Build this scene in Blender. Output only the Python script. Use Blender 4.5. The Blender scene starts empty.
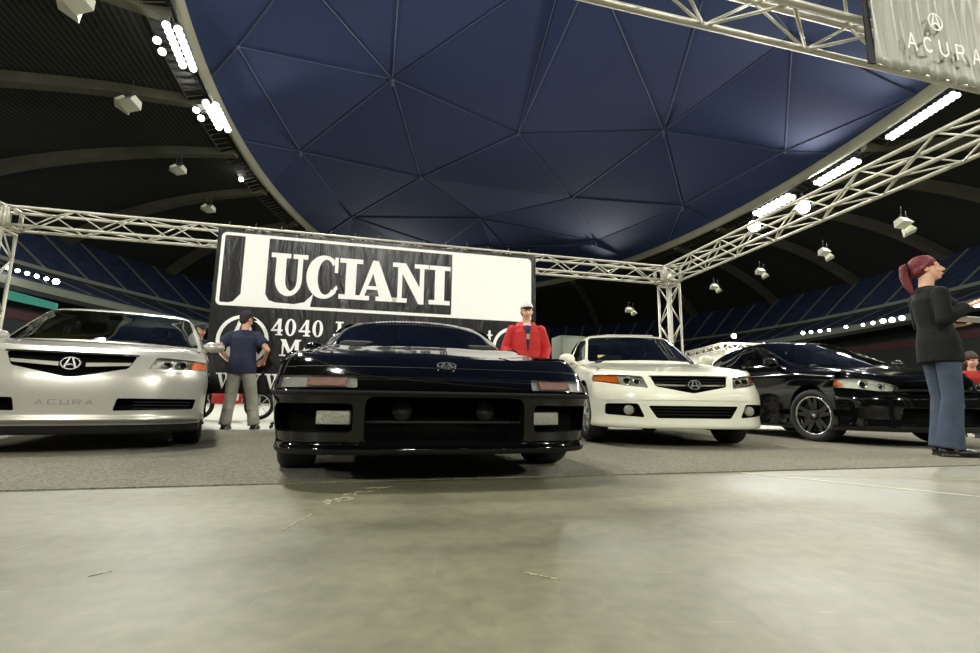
import bpy, bmesh, math, random
import numpy as np
from mathutils import Vector, Matrix
from mathutils.bvhtree import BVHTree
from mathutils.geometry import delaunay_2d_cdt
random.seed(7)
SC = bpy.context.scene
COL = SC.collection
R = math.radians
# ---------------------------------------------------------------- camera, world, light, exposure
FPX, PITCH, ROLL, CAMH = 490.0, R(9.0), R(0.7), 0.41
cam = bpy.data.cameras.new('camera'); cam.sensor_width = 36; cam.lens = 36 * FPX / 980
cam.clip_end = 600; cam.clip_start = 0.05
cam_ob = bpy.data.objects.new('camera', cam); COL.objects.link(cam_ob)
cF = Vector((0, math.cos(PITCH), math.sin(PITCH))); _u = Vector((0, -math.sin(PITCH), math.cos(PITCH))); _r = Vector((1, 0, 0))
cR = _r * math.cos(ROLL) + _u * math.sin(ROLL); cU = -_r * math.sin(ROLL) + _u * math.cos(ROLL)
M = Matrix((cR, cU, -cF)).transposed().to_4x4(); M.translation = (0, 0, CAMH)
cam_ob.matrix_world = M
SC.camera = cam_ob

def ray(px, py): return cF + cR * (px - 490) / FPX - cU * (py - 326.5) / FPX
def atz(px, py, z):
    d = ray(px, py); return Vector((0, 0, CAMH)) + d * ((z - CAMH) / d.z)
def aty(px, py, y):
    d = ray(px, py); return Vector((0, 0, CAMH)) + d * (y / d.y)

w = bpy.data.worlds.new('world'); SC.world = w; w.use_nodes = True
w.node_tree.nodes['Background'].inputs[0].default_value = (0.75, 0.82, 0.70, 1)
w.node_tree.nodes['Background'].inputs[1].default_value = 0.05
SC.view_settings.view_transform = 'Standard'; SC.view_settings.look = 'None'
SC.view_settings.exposure = 0.4; SC.view_settings.gamma = 1; SC.view_settings.use_curve_mapping = False
LIGHT_COL = (1.0, 0.99, 0.91)
FLOOD_W = 27000.0
FRONT_W = 30000.0
STAND_FILL_W = 48000.0
FAR_BOUNCE_W = 42000.0
def lamp(kind, name, loc, energy, size=1.0, target=None, spot=None, color=LIGHT_COL):
    l = bpy.data.lights.new(name, kind); l.energy = energy; l.color = color
    if kind == 'AREA': l.size = size
    else: l.shadow_soft_size = size
    if kind == 'SPOT': l.spot_size = spot; l.spot_blend = 0.4
    o = bpy.data.objects.new(name, l); COL.objects.link(o); o.location = loc
    if target is not None:
        o.rotation_euler = (Vector(target) - Vector(loc)).to_track_quat('-Z', 'Y').to_euler()
    return o
# ring of the roof opening: centre, semi-axes, rotation
RING = (7.25, 88.3, 51.6, 98.0, 0.184); RZ = 45.0
BOWL = (4.4, 84.0, 80.0, 122.0, -0.10)
def ell(E, t, off=0.0, z=0.0):
    cx, cy, a, b, th = E
    u, v = a * math.cos(t), b * math.sin(t); nu, nv = math.cos(t) / a, math.sin(t) / b
    n = math.hypot(nu, nv); u += off * nu / n; v += off * nv / n
    c, s = math.cos(th), math.sin(th)
    return Vector((cx + u * c - v * s, cy + u * s + v * c, z))
def ell_t(E, p):
    cx, cy, a, b, th = E; c, s = math.cos(th), math.sin(th); dx, dy = p[0] - cx, p[1] - cy
    return math.atan2((-dx * s + dy * c) / b, (dx * c + dy * s) / a)
FLOODS = [(184, 52), (221, 119), (918, 117), (834, 170)]        # the lamp banks on the ring seen in the photo
for px, py in FLOODS:
    t = ell_t(RING, atz(px, py, RZ)); p = ell(RING, t, 1.5, RZ - 3.2)
    lamp('SPOT', 'flood_or_fill_light', p, FLOOD_W, 1.2, (6, 16, 0), R(118))
REAR_T = [ell_t(RING, q) for q in ((-30, 22), (-14, 2), (45, 20), (66, 48))]
for t in REAR_T:                                                   # the same banks on the part of the ring behind the camera
    lamp('SPOT', 'flood_or_fill_light', ell(RING, t, 1.5, RZ - 3.2), FRONT_W, 1.2, (2, 10, 0), R(118))
for q in ((40, 160), (-25, 150), (60, 110), (-40, 95)):             # added lights on the far ring, invented to bounce light onto the fabric
    t = ell_t(RING, q); lamp('SPOT', 'flood_or_fill_light', ell(RING, t, 1.5, RZ - 3.2), FAR_BOUNCE_W, 1.2, (8, 80, 0), R(105))
STAND_FILL_T = [ell_t(BOWL, q) for q in ((-62, -5), (-30, -40), (10, -40), (48, -26))]
for t in STAND_FILL_T:                                                  # added fill behind the camera, put on the stand rim to brighten car fronts
    lamp('SPOT', 'flood_or_fill_light', ell(BOWL, t, 8, 24.0), STAND_FILL_W, 1.2, (0, 6, 0), R(120))

# ---------------------------------------------------------------- materials
MATS = {}
def srgb(c):
    return tuple(((v / 255) / 12.92 if v / 255 <= .04045 else ((v / 255 + .055) / 1.055) ** 2.4) for v in c)
def mat(name, col, rough=.5, metal=0., coat=0., emit=None, es=1., spec=.5, noise=None, bump=None, trans=0.):
    """noise = (scale, amount, colour2) ; bump = (scale, strength)"""
    if name in MATS: return MATS[name]
    m = bpy.data.materials.new(name); m.use_nodes = True; nt = m.node_tree; b = nt.nodes['Principled BSDF']
    c = srgb(col) + (1,)
    b.inputs['Base Color'].default_value = c; b.inputs['Roughness'].default_value = rough
    b.inputs['Metallic'].default_value = metal; b.inputs['Coat Weight'].default_value = coat
    b.inputs['Coat Roughness'].default_value = 0.03; b.inputs['Specular IOR Level'].default_value = spec
    b.inputs['Transmission Weight'].default_value = trans
    if emit is not None:
        b.inputs['Emission Color'].default_value = srgb(emit) + (1,); b.inputs['Emission Strength'].default_value = es
    tc = nt.nodes.new('ShaderNodeTexCoord')
    if noise:
        n = nt.nodes.new('ShaderNodeTexNoise'); n.inputs['Scale'].default_value = noise[0]; n.inputs['Detail'].default_value = 6
        nt.links.new(tc.outputs['Object'], n.inputs['Vector'])
        r = nt.nodes.new('ShaderNodeValToRGB'); r.color_ramp.elements[0].position = .5 - noise[1]; r.color_ramp.elements[1].position = .5 + noise[1]
        r.color_ramp.elements[0].color = srgb(noise[2]) + (1,); r.color_ramp.elements[1].color = c
        nt.links.new(n.outputs['Fac'], r.inputs[0]); nt.links.new(r.outputs[0], b.inputs['Base Color'])
    if bump:
        n = nt.nodes.new('ShaderNodeTexNoise'); n.inputs['Scale'].default_value = bump[0]; n.inputs['Detail'].default_value = 4
        nt.links.new(tc.outputs['Object'], n.inputs['Vector'])
        bp = nt.nodes.new('ShaderNodeBump'); bp.inputs['Strength'].default_value = bump[1]; bp.inputs['Distance'].default_value = .02
        nt.links.new(n.outputs['Fac'], bp.inputs['Height']); nt.links.new(bp.outputs[0], b.inputs['Normal'])
    MATS[name] = m; return m
def glass_mat(name, tint, rough=.02, ior=1.5):
    if name in MATS: return MATS[name]
    m = bpy.data.materials.new(name); m.use_nodes = True; nt = m.node_tree
    nt.nodes.remove(nt.nodes['Principled BSDF']); out = nt.nodes['Material Output']
    t = nt.nodes.new('ShaderNodeBsdfTransparent'); t.inputs[0].default_value = tint + (1,)
    g = nt.nodes.new('ShaderNodeBsdfGlossy'); g.inputs['Roughness'].default_value = rough; g.inputs[0].default_value = (.95, .97, 1, 1)
    f = nt.nodes.new('ShaderNodeFresnel'); f.inputs[0].default_value = ior
    x = nt.nodes.new('ShaderNodeMixShader'); nt.links.new(f.outputs[0], x.inputs[0]); nt.links.new(t.outputs[0], x.inputs[1]); nt.links.new(g.outputs[0], x.inputs[2])
    nt.links.new(x.outputs[0], out.inputs[0]); MATS[name] = m; return m

# ---------------------------------------------------------------- mesh helpers
def nb(): return bmesh.new()
def obj(name, bm, m, parent=None, smooth=True, angle=None, loc=None):
    me = bpy.data.meshes.new(name)
    bmesh.ops.recalc_face_normals(bm, faces=bm.faces) if angle != 'keep' else None
    bm.to_mesh(me); bm.free()
    for mm in (m if isinstance(m, (list, tuple)) else [m]): me.materials.append(mm)
    me.polygons.foreach_set('use_smooth', [bool(smooth)] * len(me.polygons))
    if smooth and isinstance(angle, (int, float)):
        me.set_sharp_from_angle(angle=R(angle))
    o = bpy.data.objects.new(name, me); COL.objects.link(o)
    if parent is not None: o.parent = parent
    if loc is not None: o.location = loc
    return o
def thing(name, label, cat, loc=(0, 0, 0), rz=0., group=None):
    o = bpy.data.objects.new(name, None); COL.objects.link(o); o.location = loc; o.rotation_euler = (0, 0, rz)
    o.empty_display_size = .1
    return tag(o, label, cat, group)
def tag(o, label, cat, group=None):
    o['label'] = label; o['category'] = cat
    if group: o['group'] = group
    return o
def struct(o): o['kind'] = 'structure'; return o
def copy_tree(o, parent=None):
    c = o.copy(); COL.objects.link(c); c.parent = parent
    for ch in list(o.children): copy_tree(ch, c)
    return c
def box(bm, c, s, rot=None, bev=0.):
    r = bmesh.ops.create_cube(bm, size=1.0); vs = r['verts']
    bmesh.ops.scale(bm, vec=s, verts=vs)
    if bev:
        es = list({e for v in vs for e in v.link_edges})
        rr = bmesh.ops.bevel(bm, geom=es, offset=bev, segments=2, affect='EDGES', profile=.6)
        vs = list({v for f in rr['faces'] for v in f.verts} | {v for v in vs if v.is_valid})
    if rot is not None: bmesh.ops.rotate(bm, cent=(0, 0, 0), matrix=rot, verts=vs)
    bmesh.ops.translate(bm, vec=c, verts=vs)
    return vs
def tube(bm, p0, p1, r0, r1=None, seg=8, caps=True):
    p0, p1 = Vector(p0), Vector(p1); r1 = r0 if r1 is None else r1
    d = p1 - p0; q = d.to_track_quat('Z', 'Y').to_matrix(); A = []; B = []
    for i in range(seg):
        a = 2 * math.pi * i / seg; v = q @ Vector((math.cos(a), math.sin(a), 0))
        A.append(bm.verts.new(p0 + v * r0)); B.append(bm.verts.new(p1 + v * r1))
    for i in range(seg):
        j = (i + 1) % seg; bm.faces.new((A[i], A[j], B[j], B[i]))
    if caps: bm.faces.new(A[::-1]); bm.faces.new(B)
def path_tube(bm, pts, r, seg=8):
    pts = [Vector(p) for p in pts]; rings = []
    for i, p in enumerate(pts):
        d = (pts[min(i + 1, len(pts) - 1)] - pts[max(i - 1, 0)])
        q = d.to_track_quat('Z', 'Y').to_matrix(); rr = r[i] if isinstance(r, (list, tuple)) else r
        rings.append([bm.verts.new(p + q @ Vector((math.cos(2 * math.pi * k / seg) * rr, math.sin(2 * math.pi * k / seg) * rr, 0))) for k in range(seg)])
    for a, b in zip(rings, rings[1:]):
        for k in range(seg): bm.faces.new((a[k], a[(k + 1) % seg], b[(k + 1) % seg], b[k]))
    bm.faces.new(rings[0][::-1]); bm.faces.new(rings[-1])
def lathe(bm, prof, axis='x', seg=32, c=(0, 0, 0), closed=False):
    """prof = [(h, r)...] ; revolve round the axis"""
    rings = []
    for h, r in prof:
        ring = []
        for i in range(seg):
            a = 2 * math.pi * i / seg; u, v = math.cos(a) * r, math.sin(a) * r
            p = {'x': (h, u, v), 'y': (u, h, v), 'z': (u, v, h)}[axis]
            ring.append(bm.verts.new(Vector(p) + Vector(c)))
        rings.append(ring)
    prs = list(zip(rings, rings[1:])) + ([(rings[-1], rings[0])] if closed else [])
    for a, b in prs:
        for i in range(seg):
            j = (i + 1) % seg; bm.faces.new((a[i], a[j], b[j], b[i]))
    if not closed: bm.faces.new(rings[0][::-1]); bm.faces.new(rings[-1])
def prism(bm, pts, depth_vec):
    """pts: 3D outline; extruded along depth_vec"""
    a = [bm.verts.new(Vector(p)) for p in pts]; b = [bm.verts.new(Vector(p) + Vector(depth_vec)) for p in pts]
    bm.faces.new(a); bm.faces.new(b[::-1]); n = len(a)
    for i in range(n): bm.faces.new((a[i], b[i], b[(i + 1) % n], a[(i + 1) % n]))
def pchip(P, n):
    """P: (k, ...) array at unit spacing -> dense array, n steps per interval, monotone cubic"""
    P = np.asarray(P, float); k = len(P); d = P[1:] - P[:-1]; m = np.zeros_like(P)
    a, b = d[:-1], d[1:]; s = (a * b) > 0
    with np.errstate(divide='ignore', invalid='ignore'): m[1:-1] = np.where(s, 2 * a * b / (a + b), 0)
    m[0] = d[0]; m[-1] = d[-1]; out = []
    for i in range(k - 1):
        for j in range(n):
            t = j / n
            out.append((2*t**3 - 3*t*t + 1) * P[i] + (t**3 - 2*t*t + t) * m[i] + (-2*t**3 + 3*t*t) * P[i+1] + (t**3 - t*t) * m[i+1])
    out.append(P[-1]); return np.array(out)
def cspline(P, n, ten=.5):
    """Catmull-Rom at unit spacing"""
    P = np.asarray(P, float); k = len(P); m = np.zeros_like(P); m[1:-1] = (P[2:] - P[:-2]) * ten
    m[0] = P[1] - P[0]; m[-1] = P[-1] - P[-2]; out = []
    for i in range(k - 1):
        for j in range(n):
            t = j / n
            out.append((2*t**3 - 3*t*t + 1) * P[i] + (t**3 - 2*t*t + t) * m[i] + (-2*t**3 + 3*t*t) * P[i+1] + (t**3 - t*t) * m[i+1])
    out.append(P[-1]); return np.array(out)
def interp(x, pts):
    xs = [p[0] for p in pts]; ys = [p[1] for p in pts]
    return float(np.interp(x, xs, ys))
def sinterp(x, pts):
    """smooth (monotone cubic) interpolation through pts"""
    if x <= pts[0][0]: return pts[0][1]
    if x >= pts[-1][0]: return pts[-1][1]
    n = len(pts); h = [pts[i+1][0] - pts[i][0] for i in range(n-1)]; d = [(pts[i+1][1] - pts[i][1]) / h[i] for i in range(n-1)]
    m = [d[0]] + [(0 if d[i-1] * d[i] <= 0 else 2 * d[i-1] * d[i] / (d[i-1] + d[i])) for i in range(1, n-1)] + [d[-1]]
    for i in range(n-1):
        if x <= pts[i+1][0]:
            t = (x - pts[i][0]) / h[i]
            return (2*t**3-3*t*t+1)*pts[i][1] + (t**3-2*t*t+t)*h[i]*m[i] + (-2*t**3+3*t*t)*pts[i+1][1] + (t**3-t*t)*h[i]*m[i+1]

# ---- cutting panels out of a body surface
AX = {'front': (0, 2, 1), 'side': (1, 2, 0), 'top': (0, 1, 2)}
def carve(bm, polys, axis, cond):
    ia, ib, ic = AX[axis]; out = set()
    for poly in polys:
        n = len(poly); ax0 = min(p[0] for p in poly); ax1 = max(p[0] for p in poly); b0 = min(p[1] for p in poly); b1 = max(p[1] for p in poly)
        area = sum(poly[i][0] * poly[(i+1) % n][1] - poly[(i+1) % n][0] * poly[i][1] for i in range(n))
        if area < 0: poly = poly[::-1]
        def near():
            fs = []
            for f in bm.faces:
                if not cond(f): continue
                ca = [v.co[ia] for v in f.verts]; cb = [v.co[ib] for v in f.verts]
                if max(ca) < ax0 or min(ca) > ax1 or max(cb) < b0 or min(cb) > b1: continue
                fs.append(f)
            return fs
        for i in range(n):
            p, q = poly[i], poly[(i + 1) % n]
            if math.hypot(q[0]-p[0], q[1]-p[1]) < 1e-6: continue
            fs = near()
            co = [0, 0, 0]; co[ia], co[ib] = p; no = [0, 0, 0]; no[ia] = q[1] - p[1]; no[ib] = -(q[0] - p[0])
            g = fs + list({e for f in fs for e in f.edges}) + list({v for f in fs for v in f.verts})
            bmesh.ops.bisect_plane(bm, geom=g, dist=1e-5, plane_co=co, plane_no=no)
        for f in near():
            c = f.calc_center_median(); a, b = c[ia], c[ib]
            if all((poly[(i+1) % n][0] - poly[i][0]) * (b - poly[i][1]) - (poly[(i+1) % n][1] - poly[i][1]) * (a - poly[i][0]) >= -1e-7 for i in range(n)):
                out.add(f)
    return [f for f in out if f.is_valid]
def faces_to_bm(faces, off=(0, 0, 0)):
    nbm = nb(); vm = {}; off = Vector(off)
    for f in faces:
        vs = []
        for v in f.verts:
            if v.index not in vm or True:
                key = id(v) if False else v
            if key not in vm: vm[key] = nbm.verts.new(v.co + off)
            vs.append(vm[key])
        try: nbm.faces.new(vs)
        except ValueError: pass
    return nbm
def solid(bm, vec):
    """give a sheet a thickness along vec"""
    fs = list(bm.faces); r = bmesh.ops.extrude_face_region(bm, geom=fs, use_keep_orig=True)
    bmesh.ops.translate(bm, vec=vec, verts=[g for g in r['geom'] if isinstance(g, bmesh.types.BMVert)])
    return bm
def patch(src, polys, axis, cond, off, thick):
    c = src.copy(); fs = carve(c, polys, axis, cond); out = faces_to_bm(fs, off); c.free()
    if thick is not None: solid(out, thick)
    return out
def opening(body, polys, axis, cond, depth):
    """cut polys out of body; returns (sheet that was cut, recess = walls + back)"""
    fs = carve(body, polys, axis, cond); sheet = faces_to_bm(fs); rec = faces_to_bm(fs)
    fl = list(rec.faces); r = bmesh.ops.extrude_face_region(rec, geom=fl)
    bmesh.ops.translate(rec, vec=depth, verts=[g for g in r['geom'] if isinstance(g, bmesh.types.BMVert)])
    bmesh.ops.delete(rec, geom=fl, context='FACES_ONLY'); bmesh.ops.delete(body, geom=fs, context='FACES')
    return sheet, rec
def mir(poly): return [(-a, b) for a, b in poly][::-1]
def rrect(x0, x1, y0, y1, r=.02, n=4):
    pts = []
    for cx, cy, a0 in ((x1-r, y1-r, 0), (x0+r, y1-r, 90), (x0+r, y0+r, 180), (x1-r, y0+r, 270)):
        for k in range(n+1):
            a = R(a0 + 90 * k / n); pts.append((cx + r * math.cos(a), cy + r * math.sin(a)))
    return pts
def rpoly(pts, r=.015, n=3):
    """round the corners of a convex polygon"""
    out = []; m = len(pts)
    for i in range(m):
        p, a, b = Vector(pts[i]), Vector(pts[i-1]), Vector(pts[(i+1) % m])
        da, db = (a - p), (b - p); ra = min(r, da.length*.45); rb = min(r, db.length*.45)
        s, e = p + da.normalized()*ra, p + db.normalized()*rb
        for k in range(n+1):
            t = k / n; q = s*(1-t)**2 + p*2*t*(1-t) + e*t*t; out.append((q.x, q.y))
    return out
# ---------------------------------------------------------------- stadium
m_ceil = bpy.data.materials.new('ribbed_ceiling'); m_ceil.use_nodes = True
nt = m_ceil.node_tree; b = nt.nodes['Principled BSDF']; b.inputs['Roughness'].default_value = .8
uv = nt.nodes.new('ShaderNodeUVMap'); wv = nt.nodes.new('ShaderNodeTexWave'); wv.bands_direction = 'X'; wv.inputs['Scale'].default_value = 1.0
mp = nt.nodes.new('ShaderNodeMapping'); mp.inputs['Scale'].default_value = (6.5, 0, 1)
nt.links.new(uv.outputs[0], mp.inputs[0]); nt.links.new(mp.outputs[0], wv.inputs[0])
rp = nt.nodes.new('ShaderNodeValToRGB'); rp.color_ramp.elements[0].color = (.012, .015, .012, 1); rp.color_ramp.elements[1].color = (.060, .066, .054, 1)
nt.links.new(wv.outputs['Fac'], rp.inputs[0]); nt.links.new(rp.outputs[0], b.inputs['Base Color'])
m_rib = mat('rib_concrete', (112, 110, 92), .9, noise=(.3, .3, (90, 89, 75)))
m_ringc = mat('ring_concrete', (168, 166, 142), .8, noise=(.2, .25, (148, 147, 126)))
m_dark = mat('dark_steel', (26, 27, 26), .7)
m_seat = mat('seat_blue', (58, 74, 112), .8, noise=(.5, .15, (42, 54, 86)))
m_aisle = mat('aisle_concrete', (140, 146, 130), .9)
m_fabric = mat('roof_fabric_blue', (52, 69, 118), .9, noise=(.05, .3, (43, 58, 103)))
m_seam = mat('fabric_seam', (88, 98, 124), .8)
NT = 180
TS = [2 * math.pi * i / NT for i in range(NT)]
# ceiling: from the ring outwards and down to the rim of the stands
PROF = [(0.0, 44.2), (.18, 44.2), (.42, 43.4), (.66, 41.5), (.86, 38.6), (1.0, 36.0)]
def ceil_pt(t, f, dz=0.):
    a = ell(RING, t, 1.2); bb = ell(BOWL, ell_t(BOWL, tuple(a)[:2]), 23)
    p = a.lerp(bb, f); p.z = sinterp(f, PROF) + dz; return p
bm = nb(); uvl = bm.loops.layers.uv.new('UVMap'); NF = 24
V = [[bm.verts.new(ceil_pt(t, k / NF)) for k in range(NF + 1)] for t in TS]
for i in range(NT):
    for k in range(NF):
        f = bm.faces.new((V[i][k], V[(i+1) % NT][k], V[(i+1) % NT][k+1], V[i][k+1]))
        for l, (a, c) in zip(f.loops, ((0, k), (1, k), (1, k+1), (0, k+1))): l[uvl].uv = (c / NF * 3.6, (i + a) / NT)
ceil = struct(obj('ceiling', bm, m_ceil, angle='keep'))
# radial concrete ribs under the ceiling
RIBPX = [(150, 8), (192, 103), (236, 156), (266, 194), (287, 228), (305, 262)]
rib_ts = [ell_t(RING, atz(px, py, 43)) for px, py in RIBPX]
RIBPX2 = [(650, 284), (700, 262), (752, 240), (812, 214), (880, 180), (960, 140)]
rib_ts += [ell_t(RING, atz(px, py, 43)) for px, py in RIBPX2]
rib_ts += [ell_t(RING, q) for q in ((-36, 30), (-20, 0), (20, -6), (50, 15), (68, 45), (0, 190), (-25, 175), (30, 175))]
for t in rib_ts:
    bm = nb(); W = .85; rows = []
    for k in range(NF + 1):
        p = ceil_pt(t, k / NF, -.1); q = ceil_pt(t, min(1, k / NF + .02)) - ceil_pt(t, max(0, k / NF - .02)); q.z = 0
        s = Vector((-q.y, q.x, 0)).normalized() * W * (1 + .5 * k / NF); dpt = Vector((0, 0, -1.2 - .6 * k / NF))
        rows.append([bm.verts.new(x) for x in (p - s, p + s, p + s * .8 + dpt, p - s * .8 + dpt)])
    for a, c in zip(rows, rows[1:]):
        for j in range(4): bm.faces.new((a[j], a[(j+1) % 4], c[(j+1) % 4], c[j]))
    bm.faces.new(rows[0]); bm.faces.new(rows[-1][::-1])
    struct(obj('ceiling_rib', bm, m_rib, smooth=False))
# ring beam round the opening and the catwalk outside it
def sweep(E, prof, m, name, n=NT, smooth=False, t0=0, t1=None):
    bm = nb(); rows = [[bm.verts.new(ell(E, t, o, z)) for o, z in prof] for t in [2 * math.pi * i / n for i in range(n)]]
    for i in range(n):
        a, c = rows[i], rows[(i+1) % n]
        for j in range(len(prof)): 
            jj = (j + 1) % len(prof); bm.faces.new((a[j], a[jj], c[jj], c[j]))
    return struct(obj(name, bm, m, smooth=smooth))
sweep(RING, [(-.1, 45.6), (-.5, 44.4), (-.2, 43.3), (.35, 43.2), (.6, 44.0), (.5, 45.6)], m_ringc, 'trim_1', smooth=True)
sweep(RING, [(1.1, 44.6), (1.1, 43.9), (3.6, 43.2), (3.6, 43.6)], m_dark, 'trim_2')
sweep(RING, [(3.5, 43.35), (3.5, 43.2), (3.7, 43.2), (3.7, 43.35)], m_rib, 'trim_3', 120)
# railing posts of the catwalk, as one structure piece
bm = nb()
for i in range(420):
    t = 2 * math.pi * i / 420
    tube(bm, ell(RING, t, 1.3, 43.7), ell(RING, t, 3.4, 43.0), .07, seg=4)
struct(obj('trim_4', bm, m_rib, smooth=False))
# fabric roof: nodes seen in the photo, lifted into a shallow dome
def dome_z(p):
    cx, cy, a, b_, th = RING; c, s = math.cos(th), math.sin(th); dx, dy = p[0] - cx, p[1] - cy
    r2 = min(1., ((dx * c + dy * s) / a) ** 2 + ((-dx * s + dy * c) / b_) ** 2)
    return 45.0 + 7.0 * (1 - r2)
def on_dome(px, py):
    z = 50.
    for _ in range(25): z = .5 * z + .5 * dome_z(atz(px, py, z))
    p = atz(px, py, z); p.z = dome_z(p); return p
NODES = [(238, 45), (392, 83), (518, 133), (300, 155), (421, 177), (352, 220), (480, 218), (664, 134), (572, 197), (683, 209), (785, 150), (596, 243), (441, 246), (296, -25), (402, -60), (567, -35), (594, -35), (793, 40), (720, -60), (510, 254)]
ND = [on_dome(*q) for q in NODES]
for gx, gy in ((30, 15), (55, 30), (5, 8), (-12, 25), (15, 30), (40, 45), (30, 140), (0, 150), (-25, 145), (10, 172), (60, 60), (-25, 12), (20, 0)):
    ND.append(Vector((gx, gy, dome_z((gx, gy)))))
inner = len(ND)
for i in range(36):
    p = ell(RING, 2 * math.pi * i / 36, -.1); ND.append(Vector((p.x, p.y, 45.)))
# node order: 0 A,1 B,2 C,3 D,4 E,5 F,6 G,7 H,8 I,9 J,10 K,11 low right,12 low left,13 top A,14 top B,15 top C,16 top H,17 over K,18 top right,19 low mid
ED = [(0,1),(0,3),(1,3),(1,4),(1,2),(2,4),(2,8),(2,7),(3,4),(3,5),(4,5),(4,6),(5,6),(6,8),(7,8),(7,9),(8,9),(7,10),(10,17),(7,16),(2,15),(2,16),(1,15),(1,14),(0,13),(6,19),(6,12),(6,11),(8,11),(5,12),(7,17),(7,18),(10,9),(9,11),(11,19),(12,19),(13,14),(14,15),(15,16),(16,18),(17,18),(1,13)]
RN = [inner + i for i in range(36)]
def near_ring(k): return min(RN, key=lambda j: (ND[j] - ND[k]).length)
ED += [(k, near_ring(k)) for k in (0, 3, 5, 9, 10, 17)]
for k in (9, 10): ED.append((k, sorted(RN, key=lambda j: (ND[j] - ND[k]).length)[2]))
LIFT = {k: (.7 if k % 2 else -.2) for k in range(inner)}
vo, eo, fo_, vorig, _, _ = delaunay_2d_cdt([Vector((p.x, p.y)) for p in ND], ED, [], 0, 1e-4)
bm = nb(); bs = nb(); vz = {}
def zz_(i):
    o_ = [k for k in vorig[i] if k < inner]
    return dome_z(vo[i]) + (LIFT[o_[0]] if o_ else 0)
vv = [bm.verts.new((q.x, q.y, zz_(i))) for i, q in enumerate(vo)]
for f in fo_: bm.faces.new([vv[i] for i in f])
fab = struct(obj('ceiling', bm, m_fabric, smooth=False))
for a, c in ED + [(20 + i, 20 + j) for i in range(13) for j in range(i) if (ND[20+i] - ND[20+j]).length < 32]:
    p, q = [Vector((ND[k].x, ND[k].y, ND[k].z + (LIFT[k] if k < inner else 0) - .03)) for k in (a, c)]
    tube(bs, p, q, .10, seg=5)
for q in ND[:inner]:
    tube(bs, q - Vector((0, 0, .6)), q + Vector((0, 0, .5)), .25, .4, seg=8)
struct(obj('trim_5', bs, m_seam, smooth=False))
# stands
def band(prof, m, name):
    bm = nb(); n = NT
    rows = [[bm.verts.new(ell(BOWL, t, o, z)) for o, z in prof] for t in TS]
    for i in range(n):
        a, c = rows[i], rows[(i+1) % n]
        for j in range(len(prof) - 1): bm.faces.new((a[j], a[j+1], c[j+1], c[j]))
    return struct(obj(name, bm, m, smooth=False))
m_wall = mat('bowl_wall', (44, 48, 46), .8)
m_red = mat('fascia_red', (70, 30, 30), .7); m_green = mat('fascia_green', (40, 120, 100), .6)
band([(-2, 0), (-2, 13.5), (6, 13.5), (6, 17.2), (-1, 17.2), (-1, 18.0)], m_wall, 'wall_bowl')
band([(-2.15, 12.6), (-2.15, 14.0)], m_red, 'trim_6')
band([(-1, 19.2), (-.9, 19.6), (9, 23.6)], m_seat, 'floor_lower_stand')
band([(-1.1, 18.0), (-1.1, 19.3), (-.8, 19.3)], m_aisle, 'trim_7')
band([(9, 23.6), (9, 24.8)], m_wall, 'wall_mid'); band([(8.9, 24.2), (8.9, 24.9), (9.3, 24.9)], m_aisle, 'trim_8')
band([(9.3, 24.9), (23, 36.5)], m_seat, 'floor_upper_stand')
band([(23, 36), (23, 44)], m_wall, 'wall_rim')
bm = nb()
for i in range(90):
    t = 2 * math.pi * (i + .3) / 90
    for (o0, z0, o1, z1) in ((-.9, 19.7, 9, 23.7), (9.4, 25.05, 23, 36.6)):
        a, c = ell(BOWL, t, o0, z0), ell(BOWL, t + .004, o1, z1); s = (ell(BOWL, t + .01) - ell(BOWL, t)).normalized() * .35
        prism(bm, [a - s, a + s, c + s, c - s], (0, 0, .12))
struct(obj('trim_9', bm, m_aisle, smooth=False))
# green lit sign on the left concourse
bm = nb(); p0, p1 = aty(4, 289, 60), aty(55, 303, 64)
prism(bm, [p0, p1, p1 + Vector((0, 0, -.9)), p0 + Vector((0, 0, -1.2))], (0.1, .4, 0))
tag(obj('lit_sign', bm, mat('green_sign', (30, 110, 95), .5, emit=(40, 150, 130), es=.25), smooth=False), 'long turquoise lit sign on the dark stand at far left', 'sign')

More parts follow.
